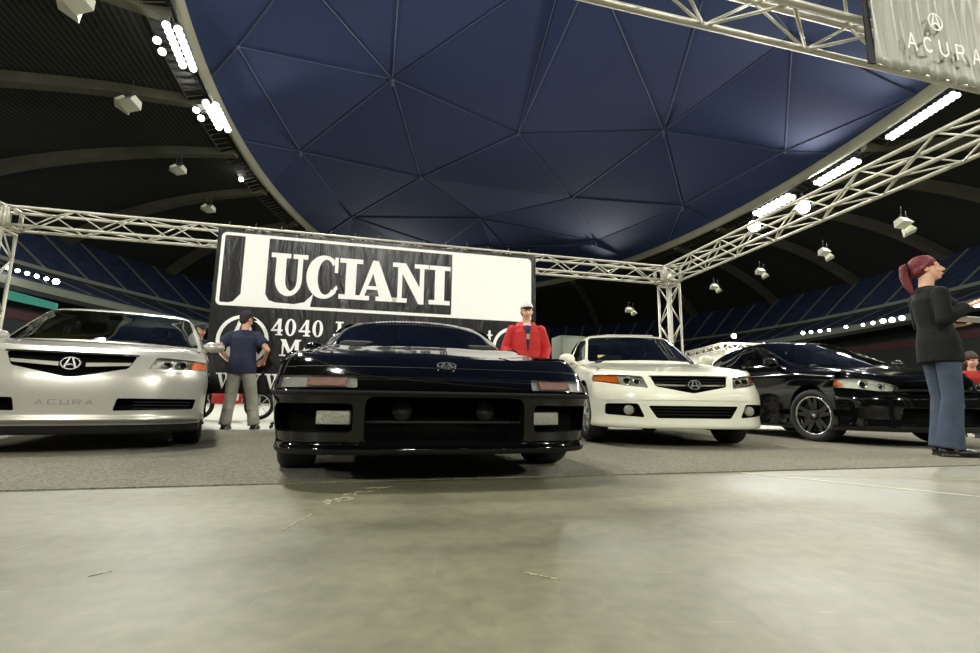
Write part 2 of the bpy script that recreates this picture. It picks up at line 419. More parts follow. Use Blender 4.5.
# lamp banks on the ring
m_lampon = mat('lamp_glow', (255, 255, 245), .5, emit=(250, 252, 255), es=4.5)
m_bulb = mat('bulb_glow', (255, 255, 245), .5, emit=(255, 250, 240), es=16)
m_house = mat('lamp_housing', (90, 90, 84), .6)
def flood_bank(t, n, rows, label, extra=0, span=None, off=1.9, z=42.3, E=RING, at=None):
    c = ell(E, t, off, z) if at is None else at; t = ell_t(E, c) if at is not None else t; c0_ = c; nx = (ell(E, t + .002, off, z) - ell(E, t, off, z)).normalized(); out = (ell(E, t, off + 1, z) - ell(E, t, off, z)).normalized()
    th = thing('flood_or_fill_bank', label, 'floodlights', c)
    aim = (Vector((2, 6, 0)) - c).normalized(); sp = span / n
    fr = nb()
    for r in range(rows): 
        a = nx * (-span / 2) + out * (r * sp * 1.1) + Vector((0, 0, .45)); tube(fr, a, a + nx * span, .09, seg=6)
    obj('rail', fr, m_house, th)
    k = 0
    pos = [(i, r) for r in range(rows) for i in range(n)] + [(2 + 2*i, rows + .6) for i in range(extra)]
    for i, r in pos:
        p = nx * ((i + .5) * sp - span / 2 + (r % 2) * sp * .3) + out * (r * sp * 1.1)
        h = nb(); q = aim.to_track_quat('Z', 'Y').to_matrix(); lathe(h, [(-.7, .12), (-.5, sp*.35), (0, sp*.48)], 'z', 12)
        bmesh.ops.transform(h, matrix=q.to_4x4(), verts=h.verts); bmesh.ops.translate(h, vec=p, verts=h.verts)
        ho = obj('lamp', h, m_house, th)
        g = nb(); lathe(g, [(0.02, sp*.44), (.08, sp*.40)], 'z', 12); bmesh.ops.transform(g, matrix=q.to_4x4(), verts=g.verts); bmesh.ops.translate(g, vec=p, verts=g.verts)
        obj('lens', g, m_lampon, ho)
def tr(px, py): return ell_t(RING, atz(px, py, 42.5))
flood_bank(0, 8, 2, 'floodlight bank of the left roof edge, nearer and higher of the two', 2, 8.0, at=atz(186, 50, 42.6))
flood_bank(0, 7, 2, 'floodlight bank of the left roof edge, farther and lower of the two', 2, 7.6, at=atz(222, 118, 42.6))
flood_bank(0, 14, 2, 'longest glaring floodlight bank on the right roof edge', 0, 11.5, at=atz(918, 117, 42.6))
flood_bank(0, 9, 2, 'middle floodlight bank on the right roof edge', 0, 9.5, at=atz(834, 172, 42.6))
flood_bank(0, 8, 2, 'floodlight bank on the right roof edge directly above the truss spotlights', 0, 10.5, at=atz(771, 205, 42.6))
for i, t in enumerate(REAR_T):
    flood_bank(t, 8, 2, 'floodlight bank on the roof edge behind the viewer, %s' % ('outermost at left', 'inner left', 'inner right', 'outermost at right')[i], 0, 8.0)
for i, t in enumerate(STAND_FILL_T):  # unseen lamp rows, made up as housings for the added frontal fill
    flood_bank(t, 6, 1, 'added fill lamp row low on the stands behind the viewer, %s' % ('outermost at left', 'inner left', 'inner right', 'outermost at right')[i], 0, 6.0, 8, 24.6, BOWL)
# small lamp alone on the left catwalk
bm = nb(); p = ell(RING, tr(252, 181), 3.2, 42.6); bmesh.ops.create_icosphere(bm, subdivisions=2, radius=.42)
o = obj('catwalk_lamp', bm, m_bulb, loc=p); tag(o, 'single small lamp glowing on the left catwalk below the floodlights', 'lamp')
# unlit lamp pairs hanging from the ceiling
m_box = mat('lampbox_white', (246, 246, 226), .6)
def hang_pair(px, py, y, label, s=1.0, tilt=.5):
    s *= 1.45
    c = aty(px, py, y); th = thing('hanging_floodlight', label, 'floodlight', c, R(-35 if px < 490 else 35), 'unlit floodlight pairs under the ceiling')
    bm = nb(); tube(bm, (-1.6*s, 0, 1.4*s), (1.6*s, 0, .9*s), .1*s, seg=6); tube(bm, (-1.0*s, 0, 1.2*s), (-1.0*s, 0, 2.8*s), .06*s, seg=5); tube(bm, (1.0*s, 0, 1.0*s), (1.0*s, 0, 2.6*s), .06*s, seg=5)
    obj('bracket', bm, m_house, th)
    for k in (-1, 1):
        bm = nb(); q = Matrix.Rotation(R(20*k), 3, 'Z') @ Matrix.Rotation(R(-25), 3, 'X')
        top = [(-.75, -.5, .5), (.75, -.5, .5), (.75, .5, .5), (-.75, .5, .5)]; bot = [(-1.0, -.8, -.6), (1.0, -.8, -.6), (1.0, .8, -.6), (-1.0, .8, -.6)]
        vs = [bm.verts.new(q @ (Vector(v) * s) + Vector((1.15*k*s, 0, -.35*k*s))) for v in top + bot]
        for f in ((0,1,2,3), (7,6,5,4), (0,4,5,1), (1,5,6,2), (2,6,7,3), (3,7,4,0)): bm.faces.new([vs[i] for i in f])
        obj('lamp_box', bm, m_box, th, smooth=False)
        bm = nb(); tube(bm, (1.15*k*s, 0, .2*s), (1.1*k*s, 0, 1.1*s), .06*s, seg=5); obj('stem', bm, m_house, th)
for a in ((76, 2, 42, 'pale hanging floodlight pair cut by the top edge at left', .8), (128, 103, 62, 'pale hanging floodlight pair below the upper left floodlight bank', .8), (178, 169, 78, 'pale hanging floodlight pair third from the top at left', .62), (208, 208, 92, 'pale hanging floodlight pair lowest at left, above the truss', .62),
          (905, 226, 56, 'pale hanging floodlight pair nearest behind the right truss', .55), (826, 254, 72, 'pale hanging floodlight pair second along the right stand', .5), (762, 273, 88, 'pale hanging floodlight pair third along the right stand', .5), (716, 288, 100, 'pale hanging floodlight pair just right of the truss tower', .5), (631, 311, 110, 'pale hanging floodlight pair just left of the truss tower', .5)):
    hang_pair(*a)
# strings of bulbs along the balconies
bulb_me = None
def bulb(p, r, label, grp):
    global bulb_me
    if bulb_me is None:
        bm = nb(); bmesh.ops.create_icosphere(bm, subdivisions=2, radius=1.0)
        o = obj('balcony_lamp', bm, m_bulb); bulb_me = o
    else: o = bulb_me.copy(); COL.objects.link(o)
    o.location = p; o.scale = (r, r, r); tag(o, label, 'lamp', grp)
ORD = ['first', 'second', 'third', 'fourth', 'fifth', 'sixth', 'seventh', 'eighth', 'ninth', 'tenth', 'eleventh', 'twelfth']
for i in range(6):
    p = aty(8 + i*9.6, 268 + i*2.7, 74); bulb(p, .30 if i < 5 else .45, '%s from left of the six white balcony lamps at far left' % ORD[i], 'balcony lamps at far left')
for i, (px, py, r) in enumerate(((803, 333, .42), (811, 332, .38), (820, 331, .4), (829, 330, .34), (846, 327, .36), (863, 325, .32), (873, 323, .36), (883, 321, .5), (892, 320, .52), (902, 318, .48), (966, 307, .45), (977, 304, .55))):
    bulb(aty(px, py, 92 - (px - 800) * .2), r*.75, '%s from left in the row of white lamps above the black saloon' % ORD[i], 'balcony lamps at right')
for i in range(20):
    t = ell_t(BOWL, (-60 + i * 6.4, -20)) 
    bulb(ell(BOWL, t, -1.6, 17.0), .45, 'white lamp in the balcony row behind the viewer', 'balcony lamps behind the viewer')

# ---------------------------------------------------------------- ground
AZ = R(14.5); D = Vector((math.cos(AZ), math.sin(AZ), 0)); N = Vector((-D.y, D.x, 0))      # booth directions
m_floor = bpy.data.materials.new('polished_concrete'); m_floor.use_nodes = True
nt = m_floor.node_tree; b = nt.nodes['Principled BSDF']; tc = nt.nodes.new('ShaderNodeTexCoord')
def nz(scale, det, dist=0., mapscale=None, rot=0.):
    n = nt.nodes.new('ShaderNodeTexNoise'); n.inputs['Scale'].default_value = scale; n.inputs['Detail'].default_value = det; n.inputs['Distortion'].default_value = dist
    if mapscale:
        mp = nt.nodes.new('ShaderNodeMapping'); mp.inputs['Scale'].default_value = mapscale; mp.inputs['Rotation'].default_value = (0, 0, rot)
        nt.links.new(tc.outputs['Object'], mp.inputs[0]); nt.links.new(mp.outputs[0], n.inputs['Vector'])
    else: nt.links.new(tc.outputs['Object'], n.inputs['Vector'])
    return n
def ramp(src, p0, c0, p1, c1):
    r = nt.nodes.new('ShaderNodeValToRGB'); r.color_ramp.elements[0].position = p0; r.color_ramp.elements[0].color = c0 + (1,); r.color_ramp.elements[1].position = p1; r.color_ramp.elements[1].color = c1 + (1,)
    nt.links.new(src, r.inputs[0]); return r
def mixc(fac, a, c, mode='MIX', f=None):
    x = nt.nodes.new('ShaderNodeMix'); x.data_type = 'RGBA'; x.blend_type = mode
    if fac is not None: nt.links.new(fac, x.inputs[0])
    else: x.inputs[0].default_value = f
    nt.links.new(a, x.inputs[6]); nt.links.new(c, x.inputs[7]); return x.outputs[2]
n1 = nz(1.4, 8, .6); n2 = nz(16, 12, .4); n3 = nz(4, 5, 1.5, (1, 14, 1), .9); n4 = nz(4, 5, 1.5, (14, 1, 1), .5)
c1 = ramp(n1.outputs['Fac'], .3, srgb((102, 101, 79)), .7, srgb((129, 127, 101)))
c2 = ramp(n2.outputs['Fac'], .3, (.80, .80, .80), .72, (1.12, 1.12, 1.1))
c3 = ramp(n3.outputs['Fac'], .68, (0, 0, 0), .74, (1, 1, 1)); c4 = ramp(n4.outputs['Fac'], .69, (0, 0, 0), .76, (1, 1, 1))
base = mixc(None, c1.outputs[0], c2.outputs[0], 'MULTIPLY', 1.0)
lt = nt.nodes.new('ShaderNodeRGB'); lt.outputs[0].default_value = srgb((176, 173, 152)) + (1,)
fa = nt.nodes.new('ShaderNodeMath'); fa.operation = 'MULTIPLY'; fa.inputs[1].default_value = .30; nt.links.new(c3.outputs[0], fa.inputs[0])
fb = nt.nodes.new('ShaderNodeMath'); fb.operation = 'MULTIPLY'; fb.inputs[1].default_value = .22; nt.links.new(c4.outputs[0], fb.inputs[0])
base = mixc(fa.outputs[0], base, lt.outputs[0]); base = mixc(fb.outputs[0], base, lt.outputs[0])
nt.links.new(base, b.inputs['Base Color'])
rr = ramp(n1.outputs['Fac'], .35, (.48, .48, .48), .7, (.62, .62, .62)); nt.links.new(rr.outputs[0], b.inputs['Roughness'])
b.inputs['Specular IOR Level'].default_value = .5
bm = nb(); S = 240
for v in ((-S, -80), (S, -80), (S, 260), (-S, 260)): bm.verts.new((v[0], v[1], 0))
bm.faces.new(bm.verts); struct(obj('floor', bm, m_floor, smooth=False))
# carpet of the stand
m_carpet = mat('grey_carpet', (150, 147, 130), .95, noise=(70, .16, (108, 106, 92)), bump=(180, .5), spec=.1)
e0 = Vector((0, 2.82, 0))
bm = nb()
A = [e0 - D * 7.5, e0 + D * 8.5, e0 + D * 8.5 + N * 5.1, e0 - D * 7.5 + N * 5.1]
prism(bm, [a + Vector((0, 0, .001)) for a in A], (0, 0, .006))
o = obj('carpet', bm, m_carpet, smooth=False); o['kind'] = 'structure'; o.name = 'floor_carpet'
# joint line and chalk scrawl on the concrete
m_joint = mat('joint_filler', (186, 184, 160), .6)
def strip(bm, p, q, wd, z=.0006, h=.0012):
    p, q = Vector(p), Vector(q); s = (q - p).normalized(); s = Vector((-s.y, s.x, 0)) * wd / 2
    prism(bm, [Vector((v.x, v.y, z)) for v in (p - s, p + s, q + s, q - s)], (0, 0, h))
bm = nb(); strip(bm, atz(742, 473, 0), atz(1010, 500, 0), .035); struct(obj('trim_10', bm, m_joint, smooth=False))
bm = nb(); strip(bm, atz(745, 474.5, 0), atz(985, 480.5, 0), .012); struct(obj('trim_11', bm, m_joint, smooth=False))
m_chalk = mat('yellow_chalk', (206, 200, 162), .9, noise=(90, .1, (128, 126, 104)))
bm = nb()
def sc(pts, wd=.014):
    for p, q in zip(pts, pts[1:]): strip(bm, atz(*p, 0), atz(*q, 0), wd)
sc([(321, 501), (329, 504)]); sc([(322, 502), (331, 499), (328, 503)]); sc([(332, 500), (340, 498), (338, 502)]); sc([(341, 498), (347, 497), (352, 499), (345, 501)])
sc([(344, 495), (352, 493), (356, 495)]); sc([(353, 494), (358, 491), (364, 493), (372, 491)], .02); sc([(366, 488.5), (378, 487), (384, 487.5)], .02); sc([(378, 489), (391, 486.5)], .014)
tag(obj('chalk_scrawl', bm, m_chalk, smooth=False), 'yellow chalk scrawl on the concrete in front of the black sports car', 'marking')
bm = nb()
for a, c in (((282, 531), (312, 514)), ((525, 573), (560, 580)), ((88, 577), (112, 571))): strip(bm, atz(*a, 0), atz(*c, 0), .004)
tag(obj('floor_scratch', bm, m_chalk, smooth=False), 'pale thin scratches scattered over the bare concrete foreground', 'scratches')['kind'] = 'stuff'

# ---------------------------------------------------------------- trusses
m_truss = mat('truss_aluminium', (206, 204, 188), .42, metal=.35, noise=(3, .3, (180, 178, 162)))
TB, TT, TW = 2.93, 3.21, .31
FRP = atz(980, 119, 3.21); FRP.z = 0
CR = Vector((3.455, 9.76, 0)) + D * .2; CL = CR - D * 11.35; NR = (CR - FRP).normalized(); FR = CR - NR * 6.27; FL = FR - D * 11.35
def truss_mesh(L, wd=TW, ht=TT-TB, pitch=.42, r=.024, rl=.011):
    """box truss along +X from 0 to L, centred in y, z 0..ht; chords and braces as separate bmeshes"""
    ch, br = nb(), nb(); cs = [(-wd/2, 0), (wd/2, 0), (wd/2, ht), (-wd/2, ht)]
    for y, z in cs: tube(ch, (0, y, z), (L, y, z), r, seg=8)
    n = max(2, round(L / pitch)); p = L / n
    for k in range(4):
        (y0, z0), (y1, z1) = cs[k], cs[(k+1) % 4]
        for i in range(n):
            a, c = ((y0, z0), (y1, z1)) if (i + k) % 2 else ((y1, z1), (y0, z0))
            tube(br, (i*p, *a), ((i+1)*p, *c), rl, seg=6)
    ends = []
    for x in (0.02, L - .02):
        e = nb(); ends.append(e)
        for k in range(4): tube(e, (x, *cs[k]), (x, *cs[(k+1) % 4]), .02, seg=6)
    return ch, br, *ends
def truss(name, p, q, z, label, vertical=False):
    d = q - p; th = thing(name, label, 'truss', (p.x, p.y, z))
    if vertical: ln = (q - p).length
    L = d.length; ch, br, en, en2 = truss_mesh(L)
    m = Matrix.Rotation(math.atan2(d.y, d.x), 4, 'Z') if not vertical else Matrix.Rotation(AZ, 4, 'Z') @ Matrix.Rotation(R(-90), 4, 'Y') @ Matrix.Translation((0, 0, -TW/2))
    for nm, g in (('chord', ch), ('bracing', br), ('end_frame', en), ('end_frame', en2)):
        bmesh.ops.transform(g, matrix=m, verts=g.verts); obj(nm, g, m_truss, th)
    return th
def corner(p, label):
    th = thing('truss_corner_block', label, 'truss corner', (p.x, p.y, TB)); bm = nb(); h = TW/2 + .02
    q = Matrix.Rotation(AZ, 3, 'Z'); cs = [(-h, -h), (h, -h), (h, h), (-h, h)]
    for a, c in zip(cs, cs[1:] + cs[:1]):
        for z in (0, TT - TB): tube(bm, q @ Vector((*a, z)), q @ Vector((*c, z)), .026)
        tube(bm, q @ Vector((*a, -.02)), q @ Vector((*a, TT - TB)), .026)
    obj('frame', bm, m_truss, th)
    bm = nb(); box(bm, (0, 0, (TT-TB)/2), (.2, .2, TT-TB-.04), q)
    obj('core', bm, m_truss, th, smooth=False)
g = TW/2 + .03
truss('roof_truss', CL + D*g, CR - D*g, TB, 'long white box truss across the back, carrying the black banner')
truss('roof_truss', CR - NR*g, FR + NR*g, TB, 'white box truss running overhead along the right side')
truss('roof_truss', FL + D*g, FR - D*g, TB, 'white box truss at the top right nearest the viewer, carrying the pale banner')
truss('roof_truss', CL - N*g, FL + N*g, TB, 'white box truss along the left side, outside the frame')
for c, l in ((CR, 'white truss corner block on top of the tower beside the white sedan'), (CL, 'white truss corner block at the far left edge'), (FR, 'white truss corner block at the near right, outside the frame'), (FL, 'white truss corner block at the near left, outside the frame')): corner(c, l)
for c, l in ((CR, 'white truss tower rising behind the white sedan'), (CL, 'white truss tower at the far left edge behind the silver sedan'), (FR, 'white truss tower at the near right, outside the frame'), (FL, 'white truss tower at the near left, outside the frame')):
    th = truss('truss_tower', c, c + Vector((0, 0, TB - .06)), .01, l, True)
    bm = nb(); box(bm, (0, 0, .006), (.5, .5, .012), Matrix.Rotation(AZ, 3, 'Z')); obj('base_plate', bm, m_truss, th, smooth=False)
# spotlights clamped on the right truss
m_spot = mat('spot_glow', (255, 245, 235), .5, emit=(255, 238, 225), es=20)
def truss_spot(px, py, label, up):
    # where the sight line meets the truss plane
    d = ray(px, py); n = Vector((NR.y, -NR.x, 0)); s = (CR - Vector((0, 0, CAMH))).dot(n) / d.dot(n) if abs(d.dot(n)) > 1e-6 else 8
    c = Vector((0, 0, CAMH)) + d * (s - .05); c = c - D * .0
    th = thing('truss_spotlight', label, 'spotlight', c); aim = (Vector((1.0, 4.0, .5)) - c).normalized(); q = aim.to_track_quat('Z', 'Y').to_matrix().to_4x4()
    h = nb(); lathe(h, [(-.16, .03), (-.13, .07), (0, .095)], 'z', 20); bmesh.ops.transform(h, matrix=q, verts=h.verts); obj('housing', h, m_dark, th)
    h = nb(); lathe(h, [(.001, .088), (.01, .08)], 'z', 20); bmesh.ops.transform(h, matrix=q, verts=h.verts); obj('lens', h, m_spot, th)
    h = nb(); tube(h, (0, 0, 0.08), (0, 0, .2 if up else .24), .012); obj('clamp', h, m_dark, th)
    lamp('SPOT', 'truss_spotlight_light', c + aim * .05, 60, .07, c + aim, R(100), (1, .95, .88))
truss_spot(754, 226, 'glowing round spotlight on the lower left of the right-hand truss', True)
truss_spot(803, 207, 'glowing round spotlight on the right-hand truss, right of its twin', True)
# ---------------------------------------------------------------- cars
# local frame of a car: x = to the right of someone facing it, y = backwards from the nose, z = up
m_tire = mat('tire_rubber', (20, 20, 20), .75); m_rubber = mat('black_trim', (14, 14, 14), .6, spec=.3); m_black = mat('matt_black_inside', (5, 5, 5), .9, spec=.1)
m_chrome = mat('chrome', (225, 225, 222), .08, metal=1.); m_alloy = mat('alloy_silver', (190, 190, 188), .25, metal=.9)
m_alloyblk = mat('alloy_black', (14, 14, 14), .25, metal=.3, coat=.6)
m_amber = mat('amber_lens', (232, 120, 30), .2, coat=1.); m_reflector = mat('lamp_reflector', (190, 190, 182), .35, metal=.25, bump=(30, .3)); m_badge = mat('badge_chrome', (186, 186, 182), .22, metal=.85)
m_winglass = glass_mat('tinted_glass', (.17, .20, .17)); m_lens = glass_mat('clear_lens', (.93, .94, .92)); m_darkglass = glass_mat('dark_glass', (.10, .11, .12))
m_fogglass = mat('fog_lens', (150, 149, 134), .25, bump=(60, .4)); m_interior = mat('cabin_grey', (38, 38, 36), .8); m_leather = mat('seat_cloth', (58, 57, 52), .7)
m_beige = mat('beige_leather', (176, 166, 136), .7)
P_WHITE = mat('paint_pearl_white', (226, 226, 206), .28, coat=1.); P_SILVER = mat('paint_silver', (190, 188, 176), .30, metal=.45, coat=1.)
P_BLACK = mat('paint_gloss_black', (6, 6, 7), .07); P_NSX = mat('paint_deep_black', (4, 4, 5), .06)
ANY = lambda f: True
def fcond(f): return f.normal.y < -.12 and f.calc_center_median().y < 1.2
def rcond(f): return f.normal.y > .12 and f.calc_center_median().y > 3
def sidec(s): return lambda f: f.normal.x * s > .25 and f.calc_center_median().x * s > .3
def topc(f): return f.normal.z > .45

def mirrored(bm):
    bmesh.ops.mirror(bm, geom=list(bm.verts) + list(bm.edges) + list(bm.faces), axis='X', merge_dist=1e-4)
    bmesh.ops.remove_doubles(bm, verts=bm.verts, dist=1e-4); bmesh.ops.recalc_face_normals(bm, faces=bm.faces)
    up = max(bm.faces, key=lambda f: f.calc_center_median().z)
    if up.normal.z < 0: bmesh.ops.reverse_faces(bm, faces=bm.faces)
def grid_bm(G, nr=5, nc=5, f=pchip):
    """G: (rows, cols, 3) half-body control grid on the x>=0 side"""
    A = f(np.array(G, float), nr); A = np.transpose(f(np.transpose(A, (1, 0, 2)), nc), (1, 0, 2)); A[..., 0] = np.maximum(A[..., 0], 0)
    bm = nb(); V = [[bm.verts.new(p) for p in row] for row in A]
    for i in range(len(V) - 1):
        for j in range(len(V[0]) - 1):
            q = []
            for v in (V[i][j], V[i][j+1], V[i+1][j+1], V[i+1][j]):
                if v not in q: q.append(v)
            bm.faces.new(q)
    bmesh.ops.remove_doubles(bm, verts=bm.verts, dist=1e-5); mirrored(bm); return bm
def outline(S, w, nose, tail):
    """plan outline (x, y) at the 17 columns for half-width w"""
    L, D = S['L'], S['D']; wf, wr = S['fo'], S['L'] - S['ro']
    pts = [(0, 0), (.28, .02), (.55, .11), (.75, .30), (.885, .58), (.955, .86)]
    out = [(w * a, nose + D * b) for a, b in S.get('plan', pts)]
    tp = S.get('taper', .975)
    ys = [wf - .40, wf, wf + .42, (wf + wr) / 2, wr - .42, wr, wr + .36]
    xs = [tp, .99, 1.0, 1.0, 1.0, .99, .965]
    out += [(w * a, y) for a, y in zip(xs, ys)]
    Dr = .32
    out += [(w * a, L + tail - Dr * b) for a, b in ((.93, .8), (.80, .35), (.5, .08), (0, 0))]
    return out
def car_body(S):
    G = []; W2 = S['W'] / 2; L = S['L']
    for rw in S['rows']:                                  # dict(z=(front, mid, rear), w, nose, tail)
        o = outline(S, W2 * rw['w'], rw.get('nose', 0), rw.get('tail', 0)); zf, zm, zr = rw['z']; n = len(o)
        zs = [interp(y, [(0, zf), (S['fo'] - .38, rw.get('zc', zf)), (S['fo'] + .5, zm), (L - S['ro'] - .3, zm), (L, zr)]) for x, y in o]
        if rw.get('in'): pass
        G.append([(x, y, z) for (x, y), z in zip(o, zs)])
    first = [(0., y, z) for x, y, z in G[0]]
    G.insert(0, first)
    edge = G[-1]; n = len(edge)
    sp = [interp(i, [(0, 0), (5, .55), (8, 1.45), (n-1, L)]) for i in range(n)]
    ysp = [edge[0][1] + .0] + S.get('spine_y', [.03, .10, .22, .40, .62, .82, 1.02, 1.35, L*.5, L - 1.3, L - .9, L - .6, L - .35, L - .2, L - .1]) + [edge[-1][1]]
    for s in (.94, .78, .5, .25, 0):
        row = []
        for j, (x, y, z) in enumerate(edge):
            yy = y * s + ysp[j] * (1 - s) if s else ysp[j]; c = 1 - s * s
            zc = sinterp(yy, S['spine_z']); e = sinterp(yy, S['edge_z']) if 'edge_z' in S else z
            zz = z + (zc - z) * (c if s > .0 else 1)
            if 'power' in S and s: zz += S['power'] * math.exp(-((s - .72) / .14) ** 2) * min(1, max(0, (yy - .25) / .5)) * (1 if yy < 1.5 else 0)
            row.append((x * s, yy, zz))
        G.append(row)
    return grid_bm(G, 4, 4)
def cabin(S):
    """greenhouse: rows from belt to roof centre, columns from windscreen centre round to rear glass centre"""
    C = S['cabin']; G = []
    for (z, zr, yf, yr, w, wr_, sweep) in C:
        # z front / rear, front y, rear y, half width front/rear, sweep of the screen
        ym = (yf + yr) / 2
        row = [(0, yf, z), (w*.35, yf + sweep*.10, z), (w*.68, yf + sweep*.42, z), (w*.90, yf + sweep*.82, z), (w*.985, yf + sweep*1.15, z), (w*1.02, yf + (ym-yf)*.55, (z*.7+zr*.3)), (w*1.03, ym, (z+zr)/2),
               (wr_*1.03, yr - (yr-ym)*.5, zr), (wr_, yr - .22, zr), (wr_*.93, yr - .12, zr), (wr_*.6, yr - .03, zr), (0, yr, zr)]
        G.append(row)
    return grid_bm(G, 6, 5, pchip)
def wheel(parent, loc, r, wd, side, style, steer=0.):
    """side = +1: outer face towards +x"""
    rr = style['rim']; s = side
    bm = nb(); h = wd / 2
    lathe(bm, [(-h*.8*s, rr*.98), (-h*s, r*.86), (-h*.8*s, r*.975), (-h*.5*s, r), (h*.5*s, r), (h*.8*s, r*.975), (h*s, r*.86), (h*.84*s, rr*1.0), (h*.5*s, rr*.95), (-h*.5*s, rr*.95)], 'x', 40, closed=True)
    t = obj('wheel', bm, m_tire, parent, loc=loc); t.rotation_euler = (0, 0, steer)
    bm = nb(); lathe(bm, [(-h*.7*s, rr*.90), (-h*.7*s, rr*.97), (h*.78*s, rr*.97), (h*.86*s, rr*1.01), (h*.88*s, rr*.93), (h*.74*s, rr*.90)], 'x', 40, closed=True)
    obj('rim', bm, style.get('lip', m_alloy), t)
    bm = nb(); n = style['n']
    for k in range(n):
        for dd in ((-1, 1) if style.get('double') else (0,)):
            a = 2 * math.pi * k / n + dd * style.get('split', .14) + .3; ww = style['ww']
            c, sn = math.cos(a), math.sin(a); tn = Vector((0, -sn, c)); rd = Vector((0, c, sn)); x0 = h * .62 * s; x1 = h * .80 * s
            i0, i1 = rd * .02, rd * rr * .93
            pts = [Vector((x0, 0, 0)) + i0 + tn*ww*1.2, Vector((x0, 0, 0)) + i0 - tn*ww*1.2, Vector((x1, 0, 0)) + i1 - tn*ww*.7, Vector((x1, 0, 0)) + i1 + tn*ww*.7]
            prism(bm, pts, (-.03 * s, 0, 0))
    lathe(bm, [(h*.45*s, .07), (h*.64*s, .07), (h*.72*s, .035)], 'x', 20)
    obj('spokes', bm, style['mat'], t, angle=30)
    bm = nb(); lathe(bm, [(h*.0*s, rr*.86), (h*.05*s, rr*.86)], 'x', 28); obj('brake_disc', bm, mat('brake_disc', (70, 68, 64), .4, metal=.8), t, smooth=False)
    bm = nb(); lathe(bm, [(h*.70*s, .028), (h*.74*s, .024)], 'x', 16); obj('centre_cap', bm, m_chrome, t)
    return t
def emblem(parent, c, w, h, normal=(0, -1, 0), m=None):
    """oval badge with a caliper-shaped A"""
    m = m or m_badge
    bm = nb(); n = 36; z = Vector(normal).normalized(); zz = (Vector((0, 0, 1)) - z * z.z).normalized(); xx = zz.cross(z)
    def P(a, b, d=0): return Vector(c) + xx * a + zz * b + z * d
    path = []
    for k in range(n):
        a = 2*math.pi*k/n; path.append((math.cos(a) * w/2, math.sin(a) * h/2))
    t = w * .05
    O = [bm.verts.new(P(x, y, .006)) for x, y in path]; I = [bm.verts.new(P(x*(1-2.4*t/w*1.0), y*(1-2.6*t/h*.75), .006)) for x, y in path]
    O2 = [bm.verts.new(P(x, y, -.004)) for x, y in path]; I2 = [bm.verts.new(P(x*(1-2.4*t/w), y*(1-2.6*t/h*.75), -.004)) for x, y in path]
    for i in range(n):
        j = (i+1) % n
        bm.faces.new((O[i], O[j], I[j], I[i])); bm.faces.new((O[i], O2[i], O2[j], O[j])); bm.faces.new((I[i], I[j], I2[j], I2[i])); bm.faces.new((O2[i], I2[i], I2[j], O2[j]))
    for s in (-1, 1):
        prism(bm, [P(s*w*.03, h*.44, .007), P(s*w*.11, h*.44, .007), P(s*w*.34, -h*.33, .007), P(s*w*.22, -h*.38, .007)], -z * .01)
        prism(bm, [P(s*w*.02, -h*.02, .007), P(s*w*.15, -h*.10, .007), P(s*w*.13, -h*.20, .007), P(0, -h*.11, .007)], -z * .01)
    obj('emblem', bm, m, parent, smooth=False)
def mirror_part(parent, c, s, m, sz=(.20, .11, .13)):
    bm = nb(); bmesh.ops.create_uvsphere(bm, u_segments=20, v_segments=12, radius=.5)
    for v in bm.verts:
        v.co.x *= sz[0]; v.co.y *= sz[1]; v.co.z *= sz[2]
        if v.co.y > sz[1]*.25: v.co.y = sz[1]*.25
    bmesh.ops.translate(bm, vec=c, verts=bm.verts)
    mo = obj('door_mirror', bm, m, parent)
    bm = nb(); tube(bm, Vector(c) + Vector((-s*.06, .0, -.03)), Vector(c) + Vector((-s*.17, .03, -.09)), .025, .03); obj('mirror_foot', bm, m, mo)
    bm = nb(); box(bm, Vector(c) + Vector((0, sz[1]*.27, 0)), (sz[0]*.8, .006, sz[2]*.75)); obj('mirror_glass', bm, m_chrome, mo, smooth=False)
def seat_part(parent, c, m):
    bm = nb(); box(bm, Vector(c) + Vector((0, .05, .0)), (.50, .50, .16), bev=.05); box(bm, Vector(c) + Vector((0, .36, .30)), (.48, .14, .62), Matrix.Rotation(R(-14), 3, 'X'), bev=.05)
    s = obj('seat', bm, m, parent, angle=50)
    bm = nb(); box(bm, Vector(c) + Vector((0, .45, .70)), (.26, .10, .17), bev=.04); obj('headrest', bm, m, s, angle=50)

